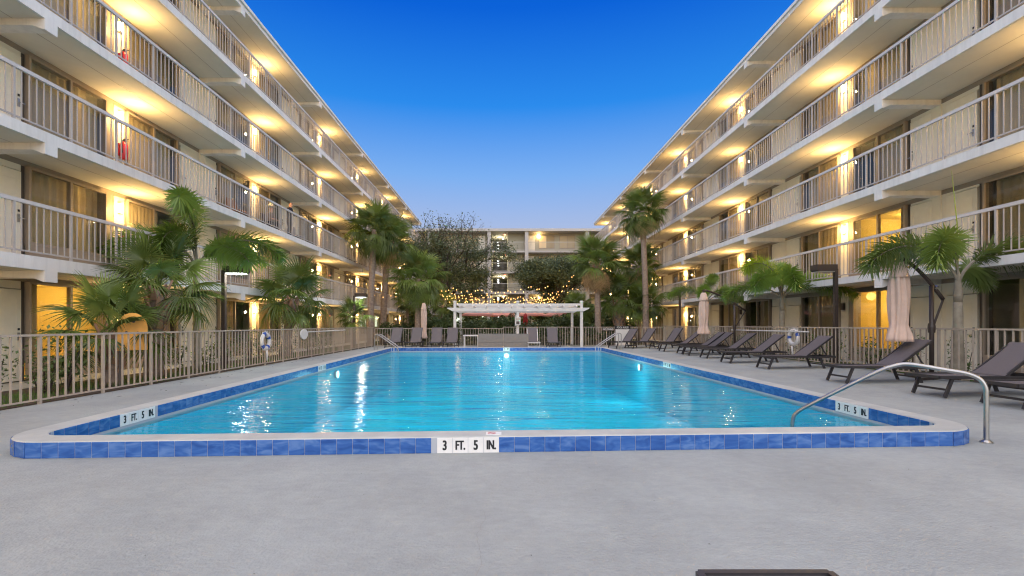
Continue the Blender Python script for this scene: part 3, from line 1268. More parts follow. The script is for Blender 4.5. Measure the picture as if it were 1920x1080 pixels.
LOUNGE = {}
for (x, y, rz, lb) in (
        (7.48, 7.12, 0, 'sling lounger cut by the right edge of the photo, nearest the camera in the row'),
        (7.36, 8.22, 1, 'sling lounger seen through the steel handrail, second nearest in the row'),
        (7.14, 10.17, -1, 'sling lounger under the large closed pink umbrella'),
        (7.27, 13.30, 0, 'sling lounger just right of the white life ring on the fence'),
        (7.17, 15.30, 2, 'sling lounger just left of the white life ring on the fence'),
        (7.35, 17.40, -1, 'sling lounger directly below the rescue pole end, left of the life ring pair'),
        (7.30, 18.95, 1, 'front one of two close loungers right of the far closed umbrella'),
        (7.42, 19.95, -1, 'rear one of two close loungers right of the far closed umbrella'),
        (7.25, 21.70, 2, 'sling lounger beneath the far closed pink umbrella')):
    lounger((x, y, deck_z(x + .8)), R(rz), lb)
lounger((7.55, 23.7, .05), R(24), 'sling lounger in the far right corner, nearest the tall thin palm trunk', back=48)
lounger((6.55, 24.6, .03), R(28), 'sling lounger standing just right of the white rules board', back=48)
lounger((5.75, 24.9, .01), R(32), 'sling lounger standing just left of the white rules board', back=48)
for (x, lb) in ((-5.78, 'lounger facing the camera at the far left behind the twin pool rails'), (-4.72, 'lounger facing the camera left of the slim closed umbrella'),
                (-3.55, 'lounger facing the camera right of the slim closed umbrella'), (-2.78, 'lounger facing the camera beside the left pergola post'),
                (2.72, 'lounger facing the camera alone left of the right pergola post')):
    lounger((x, 24.1, 0), R(90 + random.uniform(-3, 3)), lb, back=55)
lounger((1.63, 24.1, 0), R(90), 'white framed lounger beside the grey sofas, facing the camera', back=55, white=True)
lounger((1.06, 1.90, 0), R(-90), 'lounger at the bottom edge of the photo, only its end showing', back=30).scale = (.8, .85, .8)

# ------------------------------------------------------------------ sofas and side table
def sofa(x, label):
    root = empty('outdoor_sofa', (x, 24.55, 0), 0, label, 'sofa', 'grey outdoor sofas by the far end of the pool')
    W = 1.30
    b = MB()
    for i in range(3):
        b.box(-W / 2 + i * W / 3 + .004, -W / 2 + (i + 1) * W / 3 - .004, -.02, .09, .34, .80, 'wicker')
    b.box(-W / 2, W / 2, 0, .08, .06, .80, 'wicker')
    b.box(-W / 2, W / 2, -.02, .09, .07, .325, 'wicker')
    b.build('backrest', root)
    b = MB()
    b.box(-W / 2, W / 2, .09, .80, .07, .36, 'wicker')
    b.build('base', root)
    for s in (-1, 1):
        b = MB()
        b.box(s * (W / 2 - .12), s * (W / 2 - .002), .09, .80, .36, .60, 'wicker')
        b.build('armrest', root)
    b = MB()
    b.box(-W / 2 + .13, W / 2 - .13, .1, .79, .36, .50, 'cushion')
    b.build('seat_cushion', root)
    for s in (-1, 1):
        for y in (.04, .76):
            b = MB()
            b.box(s * (W / 2 - .07), s * (W / 2 - .01), y - .03, y + .03, 0, .07, 'lounger_frame')
            b.build('leg', root)


sofa(-.62, 'grey wicker sofa seen from behind, left one next to the white side table')
sofa(.72, 'grey wicker sofa seen from behind, right one crossed by the pergola middle post')
root = empty('side_table', (-1.68, 25.3, 0), 0, 'white side table left of the grey wicker sofas', 'table')
b = MB()
b.box(-.42, .42, -.3, .3, .66, .72, 'white_paint')
b.build('table_top', root)
for sx in (-.36, .36):
    for sy in (-.25, .25):
        b = MB()
        b.box(sx - .025, sx + .025, sy - .025, sy + .025, 0, .66, 'white_paint')
        b.build('leg', root)

# ------------------------------------------------------------------ pergola
root = empty('pergola', (0, 26.6, 0), 0, 'white timber pergola spanning the far end of the pool', 'pergola')
XP = (-2.69, .87, 4.48)
YB = 3.6
for yy, hh in ((0, 2.62), (YB, 2.58)):
    for x in XP:
        b = MB()
        b.box(x - .075, x + .075, yy - .075, yy + .075, 0, hh - .08, 'white_paint')
        po = b.build('post', root)
        b = MB()
        b.box(x - .10, x + .10, yy - .10, yy + .10, hh - .08, hh - .04, 'white_paint')
        b.prism([(x - .09, hh - .04), (x + .09, hh - .04), (x + .05, hh + .01), (x - .05, hh + .01)], 'y', yy - .08, yy + .08, 'white_paint')
        b.build('post_cap', po)
for yy in (-.1, .1, YB - .1, YB + .1):
    b = MB()
    b.prism([(XP[0] - .42, 2.23), (XP[2] + .42, 2.23), (XP[2] + .42, 2.18), (XP[2] + .12, 2.03), (XP[0] - .12, 2.03), (XP[0] - .42, 2.18)], 'y', yy - .022, yy + .022, 'white_paint')
    b.build('beam', root)
for i in range(10):
    x = XP[0] + .3 + i * (XP[2] - XP[0] - .6) / 9
    b = MB()
    b.prism([(-.30, 2.235), (YB + .30, 2.235), (YB + .30, 2.29), (YB + .2, 2.35), (-.2, 2.35), (-.30, 2.29)], 'x', x - .022, x + .022, 'white_paint')
    b.build('rafter', root)
for yy in (-.05, .9, 1.8, 2.7, YB):
    b = MB()
    b.box(XP[0] + .1, XP[2] - .1, yy - .022, yy + .022, 2.355, 2.47, 'white_paint')
    b.build('slat', root)
b = MB()
b.box(.72, 1.02, -.21, -.10, 1.25, 1.72, 'white_paint')
b.box(.76, .98, -.222, -.208, 1.52, 1.66, 'grille')
b.box(.78, .96, -.222, -.208, 1.30, 1.46, 'jamb')
cbx = b.build('control_box', None)
cbx.location = (0, 26.6, 0)
tag(cbx, 'white control box fixed to the pergola middle post', 'box')

# ------------------------------------------------------------------ handrails of the pool
def handrail(pts, r, label, plates, name='pool_handrail'):
    P = [Vector(p) for p in pts]
    sm = []
    n = len(P)
    for i in range(n - 1):
        p0, p1, p2, p3 = P[max(i - 1, 0)], P[i], P[i + 1], P[min(i + 2, n - 1)]
        for k in range(6):
            t = k / 6
            a = p1 * 2
            sm.append(.5 * (a + (p2 - p0) * t + (p0 * 2 - p1 * 5 + p2 * 4 - p3) * t * t + (p1 * 3 - p0 - p2 * 3 + p3) * t ** 3))
    sm.append(P[-1])
    b = MB()
    b.tube(sm, r, 'steel', 12)
    root = empty(name, P[0], 0, label, 'handrail', 'steel handrails into the pool')
    o = b.build('rail', root, -P[0], smooth=True)
    for q in plates:
        b = MB()
        b.lathe([(r * 2.3, 0), (r * 2.3, .012), (r * 1.5, .03), (r * 1.1, .035)], 'steel', 16)
        b.build('base_plate', root, Vector(q) - P[0], smooth=False)


handrail([(5.29, 5.13, 0), (5.29, 5.13, .25), (5.29, 5.13, .50), (5.285, 5.134, .60), (5.25, 5.16, .69), (5.17, 5.22, .745), (5.04, 5.32, .775), (4.86, 5.46, .815),
          (4.76, 5.54, .825), (4.68, 5.60, .80), (4.56, 5.695, .725), (4.30, 5.90, .50), (4.0, 6.13, .235), (3.9, 6.21, .13), (3.86, 6.24, .02), (3.85, 6.25, -.25)], .024,
         'brushed steel handrail bending into the water at the near right corner', [(5.29, 5.13, 0)])
for dy, lb in ((0, 'nearer steel rail of the pair at the far left corner'), (.55, 'farther steel rail of the pair at the far left corner')):
    x, y = -6.15, 22.6 + dy
    handrail([(x, y, 0), (x, y, .4), (x, y, .68), (x + .03, y, .76), (x + .12, y, .79), (x + .22, y, .75), (x + .7, y, .42), (x + 1.05, y, .17), (x + 1.13, y, .08), (x + 1.14, y, -.1)],
             .022, lb, [(x, y, 0)])
for dy, lb in ((0, 'nearer steel rail of the pair at the far right corner'), (.55, 'farther steel rail of the pair at the far right corner')):
    x, y = 5.9, 23.3 + dy
    handrail([(x, y, 0), (x, y, .4), (x, y, .74), (x - .03, y, .82), (x - .12, y, .85), (x - .25, y, .78), (x - .8, y, .42), (x - 1.15, y, .17), (x - 1.22, y, .08), (x - 1.24, y, -.1)],
             .022, lb, [(x, y, 0)])

# ------------------------------------------------------------------ pool lights
for (x, y, nx, ny, lb, P_) in ((.2, 22.75, 0, -1, 'bright underwater lamp in the far pool wall', 4), (-5.03, 14.2, 1, 0, 'underwater lamp in the left pool wall', 2),
                               (4.85, 16.5, -1, 0, 'underwater lamp in the right pool wall', 5)):
    root = empty('pool_light', (x, y, -.22), math.atan2(ny, nx), lb, 'pool lamp', 'underwater lamps')
    b = MB()
    b.prism([(.13 * math.cos(a * math.pi / 8), .13 * math.sin(a * math.pi / 8)) for a in range(16)], 'x', 0.0, .05, 'steel')
    b.build('bezel', root)
    b = MB()
    b.prism([(.105 * math.cos(a * math.pi / 8), .105 * math.sin(a * math.pi / 8)) for a in range(16)], 'x', .05, .06, 'pool_glow')
    b.build('lens', root)
    lamp('underwater_light', (.8, 0, -.1), P_, (.55, 1.0, 1.0), root, .15)

# ------------------------------------------------------------------ rescue gear and signs on the fences
def life_ring(loc, rz, label, bands):
    root = empty('life_ring', loc, rz, label, 'life ring', 'life rings hung on the fences')
    b = MB()
    n, k = 40, 10
    vs, fs = [], []
    for i in range(n):
        a = 2 * math.pi * i / n
        for j in range(k):
            g = 2 * math.pi * j / k
            r_ = .225 + .072 * math.cos(g)
            vs.append((r_ * math.cos(a), .055 * math.sin(g), r_ * math.sin(a)))
    b.add(vs, [(i * k + j, i * k + (j + 1) % k, ((i + 1) % n) * k + (j + 1) % k, ((i + 1) % n) * k + j) for i in range(n) for j in range(k)], 'white_paint')
    b.build('ring', root, smooth=True)
    for a0 in bands:
        b = MB()
        m_ = 6
        vs = []
        for i in range(m_ + 1):
            a = R(a0) + R(26) * i / m_
            for j in range(k):
                g = 2 * math.pi * j / k
                r_ = .225 + .075 * math.cos(g)
                vs.append((r_ * math.cos(a), .058 * math.sin(g), r_ * math.sin(a)))
        b.add(vs, [(i * k + j, i * k + (j + 1) % k, (i + 1) * k + (j + 1) % k, (i + 1) * k + j) for i in range(m_) for j in range(k)], 'blue_band')
        b.build('blue_band', root, smooth=True)
    b = MB()
    pts = []
    for i in range(25):
        a = R(-60 + 300 * i / 24)
        r_ = .315 + (.05 if i % 6 == 3 else 0)
        pts.append((r_ * math.cos(a), -.02, r_ * math.sin(a)))
    b.tube(pts, .009, 'white_paint', 6)
    b.tube([(-.02, -.05, -.28), (0, -.05, -.42), (.02, -.04, -.60)], .03, 'white_paint', 8)
    b.build('rope', root, smooth=True)


life_ring((-7.42, 14.7, .76), R(90), 'white life ring with blue bands hung on the left fence', (100, 205, 290, 20))
life_ring((9.57, 15.42, .86), R(-90), 'white life ring with a blue band hung on the right fence', (165, 10))
for (a, b_, lb, hook) in (((-7.44, 17.9, 1.0), (-7.44, 22.2, 1.02), 'white rescue pole with a paddle end laid along the left fence', True),
                          ((9.53, 14.6, 1.06), (9.47, 19.4, 1.06), 'white rescue pole hung along the right fence above the loungers', False)):
    root = empty('rescue_pole', a, 0, lb, 'pole', 'rescue poles on the fences')
    b = MB()
    e = Vector(b_) - Vector(a)
    b.tube([(0, 0, 0), e], .022, 'white_paint', 8)
    b.build('shaft', root)
    b = MB()
    if hook:
        b.prism([(-.30 + .32 * math.cos(t * math.pi / 8), -.08 + .19 * math.sin(t * math.pi / 8)) for t in range(16)], 'x', -.02, .02, 'white_paint')
        b.build('paddle', root)
    for t in (.15, .85):
        b = MB()
        b.box(-.035 if a[0] < 0 else -.02, .02 if a[0] < 0 else .035, e.y * t - .02, e.y * t + .02, -.04, .04, 'steel')
        b.build('clip', root)

root = empty('rules_board', (6.98, 27.28, 0), 0, 'white pool rules board on the far fence between two loungers', 'sign')
b = MB()
b.box(-.40, .40, -.03, .03, .06, 1.0, 'white_paint')
b.build('panel', root)
b = MB()
b.box(-.44, .44, -.035, .03, 1.02, 1.19, 'black')
hd = b.build('header', root)
t_ = text_mesh('POOL RULES', .15, squeeze=.80, m='white_paint')
inst('lettering', t_, hd, (0, -.037, 1.105), (R(90), 0, 0))
root = empty('small_sign', (6.15, 27.30, .98), 0, 'small dark sign with white letters on the far fence, left of the rules board', 'sign')
b = MB()
b.box(-.36, .36, -.02, .01, -.06, .10, 'jamb')
b.build('panel', root)
inst('lettering', text_mesh('NO DIVING', .14, squeeze=.82, m='white_paint'), root, (0, -.022, .02), (R(90), 0, 0))


# ------------------------------------------------------------------ umbrellas
def closed_canopy(z0, z1, r, m, sag=0.0):
    b = MB()
    prof = []
    H = z1 - z0
    for i in range(25):
        t = i / 24                      # 0 bottom .. 1 top
        KEY = ((0, 1.22), (.06, 1.16), (.20, .80), (.26, .86), (.55, 1.0), (.74, .94), (.86, .72), (.95, .56), (1.0, .34))
        for (t0, q0), (t1, q1) in zip(KEY, KEY[1:]):
            if t0 <= t <= t1:
                q = q0 + (q1 - q0) * (t - t0) / (t1 - t0)
                break
        prof.append((max(.08, q) * r, z0 + H * t))
    rg = random.Random(int(z0 * 100 + r * 1000))
    ph = rg.uniform(0, 6)
    b.lathe(prof, m, 48, fold=lambda a, z: 1 + .17 * math.cos(8 * a + ph + .9 * math.sin(z * 2.7)) + .07 * math.sin(3 * a + z * 4.1) + .05 * math.sin(13 * a + z * 2))
    fr = z1 - .17 * H
    b.lathe([(r * 1.04, fr - .05), (r * .90, fr + .03), (r * .62, z1 - .06), (r * .40, z1)], m, 40, fold=lambda a, z: 1 + .08 * math.cos(10 * a + ph))
    return b


def cantilever(base, top, label, h_pole, canopy_z, boom):
    """base (x,y,z) of the pole; top (x,y) of the canopy axis"""
    root = empty('cantilever_umbrella', base, 0, label, 'umbrella', 'closed pink cantilever umbrellas on the right')
    dx, dy = top[0] - base[0], top[1] - base[1]
    b = MB()
    b.tube([(0, 0, 0), (0, 0, h_pole)], .045, 'brown_metal', 10)
    b.build('pole', root, smooth=True)
    b = MB()
    for a in (0, 90):
        c, s = math.cos(R(a + 20)), math.sin(R(a + 20))
        b.bar((-c * .5, -s * .5, .03 + a * .0004), (c * .5, s * .5, .03 + a * .0004), .08, .05, 'brown_metal')
    b.build('cross_base', root)
    b = MB()
    pts = []
    for i in range(13):
        t = i / 12
        ex = -.35 + (1 + .35) * t
        z = boom[0] + (boom[1] - boom[0]) * (1 - (1 - t) ** 1.45)
        pts.append((dx * ex, dy * ex, z))
    b.tube(pts, .038, 'brown_metal', 10)
    b.build('boom', root, smooth=True)
    b = MB()
    b.tube([(0, 0, h_pole * .52), pts[0]], .022, 'brown_metal', 8)
    b.lathe([(.06, h_pole * .5), (.07, h_pole * .56), (.06, h_pole * .6)], 'brown_metal', 10)
    b.build('strut', root)
    b = MB()
    q = pts[2]
    b.tube([(q[0] - dx * .02, q[1], q[2] + .03), (q[0] + dx * .03, q[1], q[2] + .06)], .055, 'steel', 10)
    b.build('crank', root)
    b = MB()
    b.tube([(dx, dy, boom[1] + .01), (dx, dy, canopy_z[1] - .06)], .05, 'brown_metal', 8)
    b.build('hanger', root)
    cb_ = closed_canopy(canopy_z[0], canopy_z[1], .175, 'canopy_pink')
    cb_.build('canopy', root, (dx, dy, 0), smooth=True)
    return root


cantilever((9.42, 10.3, deck_z(9.4)), (8.70, 10.3), 'closed pink cantilever umbrella hanging over a lounger, nearer one', 2.06, (.84, 2.58), (1.76, 2.68))
cantilever((9.30, 18.8, deck_z(9.3)), (8.06, 18.8), 'closed pink cantilever umbrella farther along the loungers', 2.0, (.82, 2.48), (1.76, 2.58))
root = empty('closed_umbrella', (-4.42, 26.4, 0), 0, 'slim closed pink umbrella on a straight pole beside a palm trunk at the far left', 'umbrella')
b = MB()
b.tube([(0, 0, 0), (0, 0, 2.5)], .024, 'brown_metal', 8)
b.lathe([(.25, 0), (.25, .06), (.05, .1)], 'jamb', 16)
b.build('pole', root)
closed_canopy(.50, 2.48, .155, 'canopy_pink').build('canopy', root, smooth=True)


def open_umbrella(x, y, z, r, label):
    root = empty('patio_umbrella', (x, y, 0), random.uniform(0, .7), label, 'umbrella', 'open coral umbrellas behind the pergola')
    b = MB()
    b.tube([(0, 0, 0), (0, 0, z + .45)], .025, 'brown_metal', 8)
    b.build('pole', root)
    b = MB()
    n = 8
    vs = [(0, 0, z + .42)]
    for k in range(n):
        a = 2 * math.pi * k / n
        vs.append((r * math.cos(a), r * math.sin(a), z))
    vs += [(v[0] * 1.0, v[1] * 1.0, v[2] - .10) for v in vs[1:]]
    b.add(vs, [(0, 1 + k, 1 + (k + 1) % n) for k in range(n)] + [(1 + k, 1 + n + k, 1 + n + (k + 1) % n, 1 + (k + 1) % n) for k in range(n)], 'canopy_coral')
    b.build('canopy', root, fix=False)
    b = MB()
    for k in range(n):
        a = 2 * math.pi * k / n
        b.bar((0, 0, z + .38), (r * .97 * math.cos(a), r * .97 * math.sin(a), z - .02), .018, .018, 'brown_metal')
    b.build('ribs', root)


for x, y, z, r, lb in ((-1.75, 33.0, 1.98, 1.15, 'open coral umbrella behind the left half of the pergola'), (.1, 34.2, 1.96, 1.2, 'open coral umbrella just left of the pergola middle post'),
                       (2.05, 34.0, 1.99, 1.25, 'open coral umbrella just right of the pergola middle post'), (4.1, 33.2, 1.96, 1.25, 'open coral umbrella behind the right pergola posts')):
    open_umbrella(x, y, z, r, lb)
root = empty('closed_umbrella', (1.55, 31.6, 0), 0, 'folded bright red umbrella among the dark bushes behind the pergola', 'umbrella')
b = MB()
b.tube([(0, 0, 0), (0, 0, 2.05)], .022, 'brown_metal', 8)
b.build('pole', root)
closed_canopy(.6, 2.0, .15, 'canopy_red').build('canopy', root, smooth=True)

# ------------------------------------------------------------------ extinguishers and the arched board
for i, (z, lb) in enumerate(((0.0, 'red fire extinguisher on the ground floor pilaster behind the yellow board'), (2.67, 'red fire extinguisher on the second floor pilaster, left wing'),
                             (5.27, 'red fire extinguisher on the third floor pilaster, left wing'), (7.83, 'red fire extinguisher on the fourth floor pilaster, left wing'))):
    root = empty('fire_extinguisher', (-10.78, 13.37, z + .72), 0, lb, 'extinguisher', 'red extinguishers below the wall lamps')
    b = MB()
    b.lathe([(.085, 0), (.095, .02), (.095, .40), (.07, .47), (.03, .50)], 'red_paint', 14)
    b.build('body', root, smooth=True)
    b = MB()
    b.lathe([(.03, .50), (.03, .56)], 'black', 8)
    b.bar((0, -.03, .56), (.06, .10, .60), .02, .02, 'black')
    b.build('valve', root)
    b = MB()
    b.tube([(0, -.04, .54), (.04, -.12, .45), (.05, -.12, .15)], .012, 'black', 6)
    b.build('hose', root)
    b = MB()
    b.box(-.13, -.09, -.05, .05, .1, .45, 'red_paint')
    b.build('wall_bracket', root)
root = empty('arched_board', (-7.92, 10.05, 0), 0, 'yellow arch topped board with dark spots behind the left fan palms', 'board')
root.rotation_euler = (0, 0, R(38))
root.scale = (.86, 1, 1.0)
b = MB()
arc = [(-.30, .74)] + [(.30 * math.cos(math.pi - k * math.pi / 14), 1.22 + .32 * math.sin(k * math.pi / 14)) for k in range(15)] + [(.30, .74)]
b.prism(arc, 'y', -.02, .02, 'yellow_board')
b.build('panel', root)
for (x, z, r_) in ((.02, 1.36, .035), (-.12, 1.12, .03), (.10, 1.11, .03), (-.16, .85, .014), (.12, .72, .02)):
    b = MB()
    b.prism([(x + r_ * math.cos(k * math.pi / 6), z + r_ * math.sin(k * math.pi / 6)) for k in range(12)], 'y', -.024, -.019, 'jamb')
    b.build('spot', root)
for x in (-.24, .24):
    b = MB()
    b.box(x - .025, x + .025, -.02, .02, 0, .74, 'jamb')
    b.build('leg', root)


# ------------------------------------------------------------------ palms
def fan_leaf(name, seed, m, droop=.32, petiole=.85, blade=.85, spread=148):
    """costapalmate leaf: origin at the trunk, petiole along +y, the split fan at its end"""
    rg = random.Random(seed)
    b = MB()
    pts = [(0, petiole * t, .05 * math.sin(t * math.pi)) for t in (0, .5, 1)]
    b.tube(pts, [.022, .016, .012], m, 4, False)
    n = 40
    for i in range(n):
        u = -1 + 2 * (i + .5) / n
        a = R(spread) * u + rg.uniform(-.03, .03)
        L = blade * (1.0 - .28 * abs(u) ** 2) * rg.uniform(.9, 1.06)
        ca, sa = math.cos(a), math.sin(a)
        wd = 2.1 * R(spread) / n * .55
        dr = droop * (1 + .4 * abs(u)) * rg.uniform(.7, 1.35)
        ring = []
        for t, wf in ((.03, .5), (.32, 1.0), (.62, .62), (.84, .34), (1.0, .03)):
            r_ = L * t
            z = .10 * t * math.cos(a) - dr * L * max(0, t - .25) ** 1.7 * 1.6
            rr = r_ * (1 - .12 * max(0, t - .5))
            hw = min(.034, wd * r_ * .5) * wf if t > .1 else .004
            if t > .3:
                hw = .027 * wf * blade / .85
            cx, cy = sa * rr, petiole + ca * rr
            ring.append(((cx - ca * hw, cy + sa * hw, z + hw * .5), (cx, cy, z - hw * .35), (cx + ca * hw, cy - sa * hw, z + hw * .5)))
        vs = [p for q in ring for p in q]
        fs = []
        for k in range(4):
            fs += [(3 * k, 3 * k + 3, 3 * k + 4, 3 * k + 1), (3 * k + 1, 3 * k + 4, 3 * k + 5, 3 * k + 2)]
        b.add(vs, fs, m)
    return b.mesh(name, False, False)


FAN = [fan_leaf('leaf', s, 'leaf', d) for s, d in ((1, .18), (2, .34), (3, .55))]
FAN_DEAD = [fan_leaf('dead_leaf', s, 'leaf_dead', d, .7, .8) for s, d in ((5, .9), (6, 1.2))]


def sabal(x, y, crown_z, r, label, trunk_r=.15, lean=(0, 0), n=32, dead=0, boots=0.0, z0=0.0, low=-62, fullness=1.0, seed=0):
    """r is the reach of the crown"""
    rg = random.Random(seed * 97 + int(x * 10) + int(y * 7))
    root = empty('sabal_palm', (x, y, z0), 0, label, 'palm', 'fan palms round the pool')
    b = MB()
    H = crown_z - z0
    pts, rr = [], []
    for i in range(11):
        t = i / 10
        pts.append((lean[0] * t * t, lean[1] * t * t, H * t - .02))
        rr.append(trunk_r * (1.18 - .30 * t + .25 * max(0, .1 - t) * 5) * rg.uniform(.97, 1.03))
    b.tube(pts, rr, 'bark', 12)
    b.build('trunk', root, smooth=True)
    if boots:
        bt = MB()
        bt.prism([(-.07, 0), (.07, 0), (.045, .2), (0, .30), (-.045, .2)], 'y', -.02, .02, 'boot')
        BT = bt.mesh('leaf_base')
        nb = int(boots * 26)
        for i in range(nb):
            t = i / nb
            z = H - boots + boots * t
            a = i * 2.4
            rr_ = trunk_r * 1.12
            q = z / H
            inst('leaf_base', BT, root, (lean[0] * q * q + rr_ * math.cos(a), lean[1] * q * q + rr_ * math.sin(a), z), (R(-20), rg.uniform(-.25, .25), a - math.pi / 2))
    sc_ = r / 1.62
    for i in range(n):
        t = (i + .5) / n
        el = 82 - (82 - low) * t ** .9 + rg.uniform(-7, 7)
        a = i * 137.5 + rg.uniform(-14, 14)
        v = 0 if el > 45 else (1 if el > -5 else 2)
        s_ = sc_ * rg.uniform(.86, 1.1)
        o = inst('leaf', FAN[v], root, (lean[0], lean[1], H - .03 + .05 * math.sin(R(el))), (R(el), rg.uniform(-.3, .3), R(a)), s_)
    for i in range(dead):
        a = i * 360 / dead + rg.uniform(-20, 20)
        inst('dead_leaf', FAN_DEAD[i % 2], root, (lean[0], lean[1], H - .12), (R(rg.uniform(-78, -38)), rg.uniform(-.3, .3), R(a)), sc_ * rg.uniform(.8, 1.05))
    return root


# left side, near to far
sabal(-8.5, 10.2, 1.15, 1.35, 'low fan palm spilling over the near left fence, lower of two', .16, n=15, boots=.9, low=-30, seed=1)
sabal(-8.6, 11.6, 2.2, 1.55, 'large fan palm in front of the left wing beside the yellow board', .17, (.1, 0), n=19, boots=1.2, low=-38, seed=2)
sabal(-8.75, 19.0, 2.35, 1.85, 'broad bluish fan palm on a short trunk, middle of the left fence', .16, (.3, 0), n=22, boots=1.2, low=-42, seed=3)
sabal(-8.15, 25.6, 1.75, 1.15, 'small fan palm below the far left lamp head', .10, n=18, low=-40, seed=4)
sabal(-8.15, 29.0, 7.15, 2.0, 'tall fan palm with a bare trunk, first in front of the far left wing', .19, (.25, 0), n=38, low=-70, seed=5)
sabal(-8.0, 31.4, 6.9, 2.0, 'tall darker fan palm half behind the first tall one at the left', .20, (.45, 0), n=36, boots=1.2, dead=5, low=-70, seed=6)
sabal(-5.3, 29.3, 4.15, 2.05, 'round crowned fan palm beside the slim closed umbrella', .17, (.05, 0), n=42, low=-72, seed=7)
sabal(-6.9, 34.0, 3.1, 1.3, 'small dark fan palm behind the trunks at the far left', .12, n=24, low=-60, seed=8)
sabal(-4.6, 36.0, 2.9, 1.4, 'shadowy fan palm behind the round crowned one', .12, n=22, low=-60, seed=9)
# right side
sabal(5.95, 29.2, 5.1, 1.95, 'fan palm with a hanging skirt of dead tan leaves right of the pergola', .18, (-.1, 0), n=32, dead=22, boots=.9, low=-22, seed=10)
sabal(5.1, 32.0, 2.35, 1.5, 'low fan palm just behind the right end of the pergola', .13, n=24, low=-50, seed=11)
sabal(7.45, 30.0, 3.0, 1.9, 'stout short palm with a criss-cross booted trunk', .28, n=34, boots=1.9, low=-42, seed=12)
sabal(8.75, 28.6, 8.2, 1.75, 'tallest fan palm on the right with a long bare curving trunk', .17, (-.25, 0), n=36, low=-70, dead=3, seed=13)
sabal(9.3, 32.0, 5.3, 1.8, 'mid height fan palm half behind the tallest one on the right', .15, n=32, dead=5, low=-68, seed=14)
sabal(9.0, 29.6, 2.6, 1.6, 'low fan palm filling between the booted palm and the right wing', .13, n=26, low=-55, seed=15)


def foxtail_frond(name, seed, m, arc, L=2.1):
    """plumose frond: rachis rises and arches over; leaflets stand out all round it"""
    rg = random.Random(seed)
    b = MB()
    N = 40
    p = Vector((0, 0, 0))
    el = arc[0]
    pts = [p.copy()]
    dirs = []
    for i in range(N):
        t = i / N
        e = R(arc[0] + (arc[1] - arc[0]) * t ** arc[2])
        d = Vector((0, math.cos(e), math.sin(e)))
        p = p + d * (L / N)
        pts.append(p.copy())
        dirs.append(d)
    b.tube(pts[::4], [.026 * (1 - .8 * i / (len(pts[::4]) - 1)) + .003 for i in range(len(pts[::4]))], 'ringed_bark', 5, False)
    for i in range(9, N):
        t = i / N
        d = dirs[i]
        side = Vector((1, 0, 0))
        up = side.cross(d)
        ln = .45 * min(1, (t - .18) * 5) * (1 - .45 * max(0, t - .65) / .35) + .03
        for k in range(13):
            a = 2 * math.pi * (k + rg.random()) / 13
            o = (side * math.cos(a) + up * math.sin(a)) * rg.uniform(.85, 1.0) + d * rg.uniform(.35, .75)
            o.normalize()
            o.z -= .12
            q = pts[i]
            l_ = ln * rg.uniform(.8, 1.1)
            wv = o.cross(d).normalized() * .0155
            e1 = q + o * l_ * .5
            e2 = q + o * l_ + Vector((0, 0, -.05 * l_ / .3))
            b.add([q - wv * .4, q + wv * .4, e1 + wv, e1 - wv, e2], [(0, 1, 2, 3), (3, 2, 4)], m)
    return b.mesh(name, False, False)


FOX = {}
for m in ('leaf', 'leaf_bright'):
    FOX[m] = [foxtail_frond('frond', s, m, a) for s, a in ((1, (86, -25, 1.5)), (2, (66, -52, 1.0)), (3, (44, -45, 1.0)), (4, (84, -88, 1.2)))]
FOX_YOUNG = foxtail_frond('frond', 9, 'leaf_young', (82, -60, 1.8), 1.9)


def foxtail(x, y, crown_z, r, label, m, fronds, trunk_r=.09, bell=False, spear=None, young=None, z0=0.0):
    root = empty('foxtail_palm', (x, y, z0), 0, label, 'palm', 'foxtail palms beside the fences')
    H = crown_z - z0
    b = MB()
    prof = []
    for i in range(15):
        t = i / 14
        k = 1.15 - .35 * t
        if bell:
            k += 2.6 * max(0, .42 - t) ** 1.25
        prof.append((trunk_r * k * (1 + .03 * math.sin(i * 2.3)), (H - .55) * t - .02))
    b.lathe(prof, 'ringed_bark', 14)
    b.build('trunk', root, smooth=True)
    b = MB()
    b.lathe([(trunk_r * .78, H - .57), (trunk_r * .84, H - .4), (trunk_r * .5, H - .05), (trunk_r * .25, H + .1)], 'ringed_bark', 12)
    b.build('crownshaft', root, smooth=True)
    for (a, v, s_, tilt) in fronds:
        inst('frond', FOX[m][v], root, (0, 0, H - .12), (R(tilt), 0, R(a)), s_ * r / 1.5)
    if young is not None:
        inst('frond', FOX_YOUNG, root, (0, 0, H - .1), (0, 0, R(young)), r / 1.5)
    if spear:
        b = MB()
        b.tube([(0, 0, H - .1), (-.02, 0, H + spear * .5), (-.14, 0, H + spear)], [.018, .012, .003], 'leaf_young', 6)
        b.build('spear_leaf', root, smooth=True)


# azimuth: 0 = away from the camera (+y), 90 = towards -x
foxtail(-8.6, 13.2, 3.0, 1.95, 'foxtail palm with drooping plumes rising over the left fan palms', 'leaf_bright',
        ((94, 1, 1.08, 0), (-80, 1, 1.0, 0), (200, 0, 1.0, 0), (-118, 2, .95, 0), (-45, 1, .8, 0), (182, 3, .85, 0)), .10)
foxtail(9.95, 10.25, 2.35, 1.72, 'foxtail palm with a bell shaped trunk base at the right edge', 'leaf',
        ((94, 1, 1.05, 0), (-94, 1, 1.02, 0), (124, 3, .95, 0), (-60, 2, .8, 0)), .098, True, 2.3)
foxtail(9.95, 16.7, 2.35, 1.75, 'bright green foxtail palm with a young yellow frond left of the unlit lamp', 'leaf_bright',
        ((85, 2, .9, 0), (-85, 1, 1.0, 0), (-120, 2, .95, 0), (165, 3, .9, 0), (125, 1, .95, 0), (-30, 0, .8, 0)), .10, young=95)
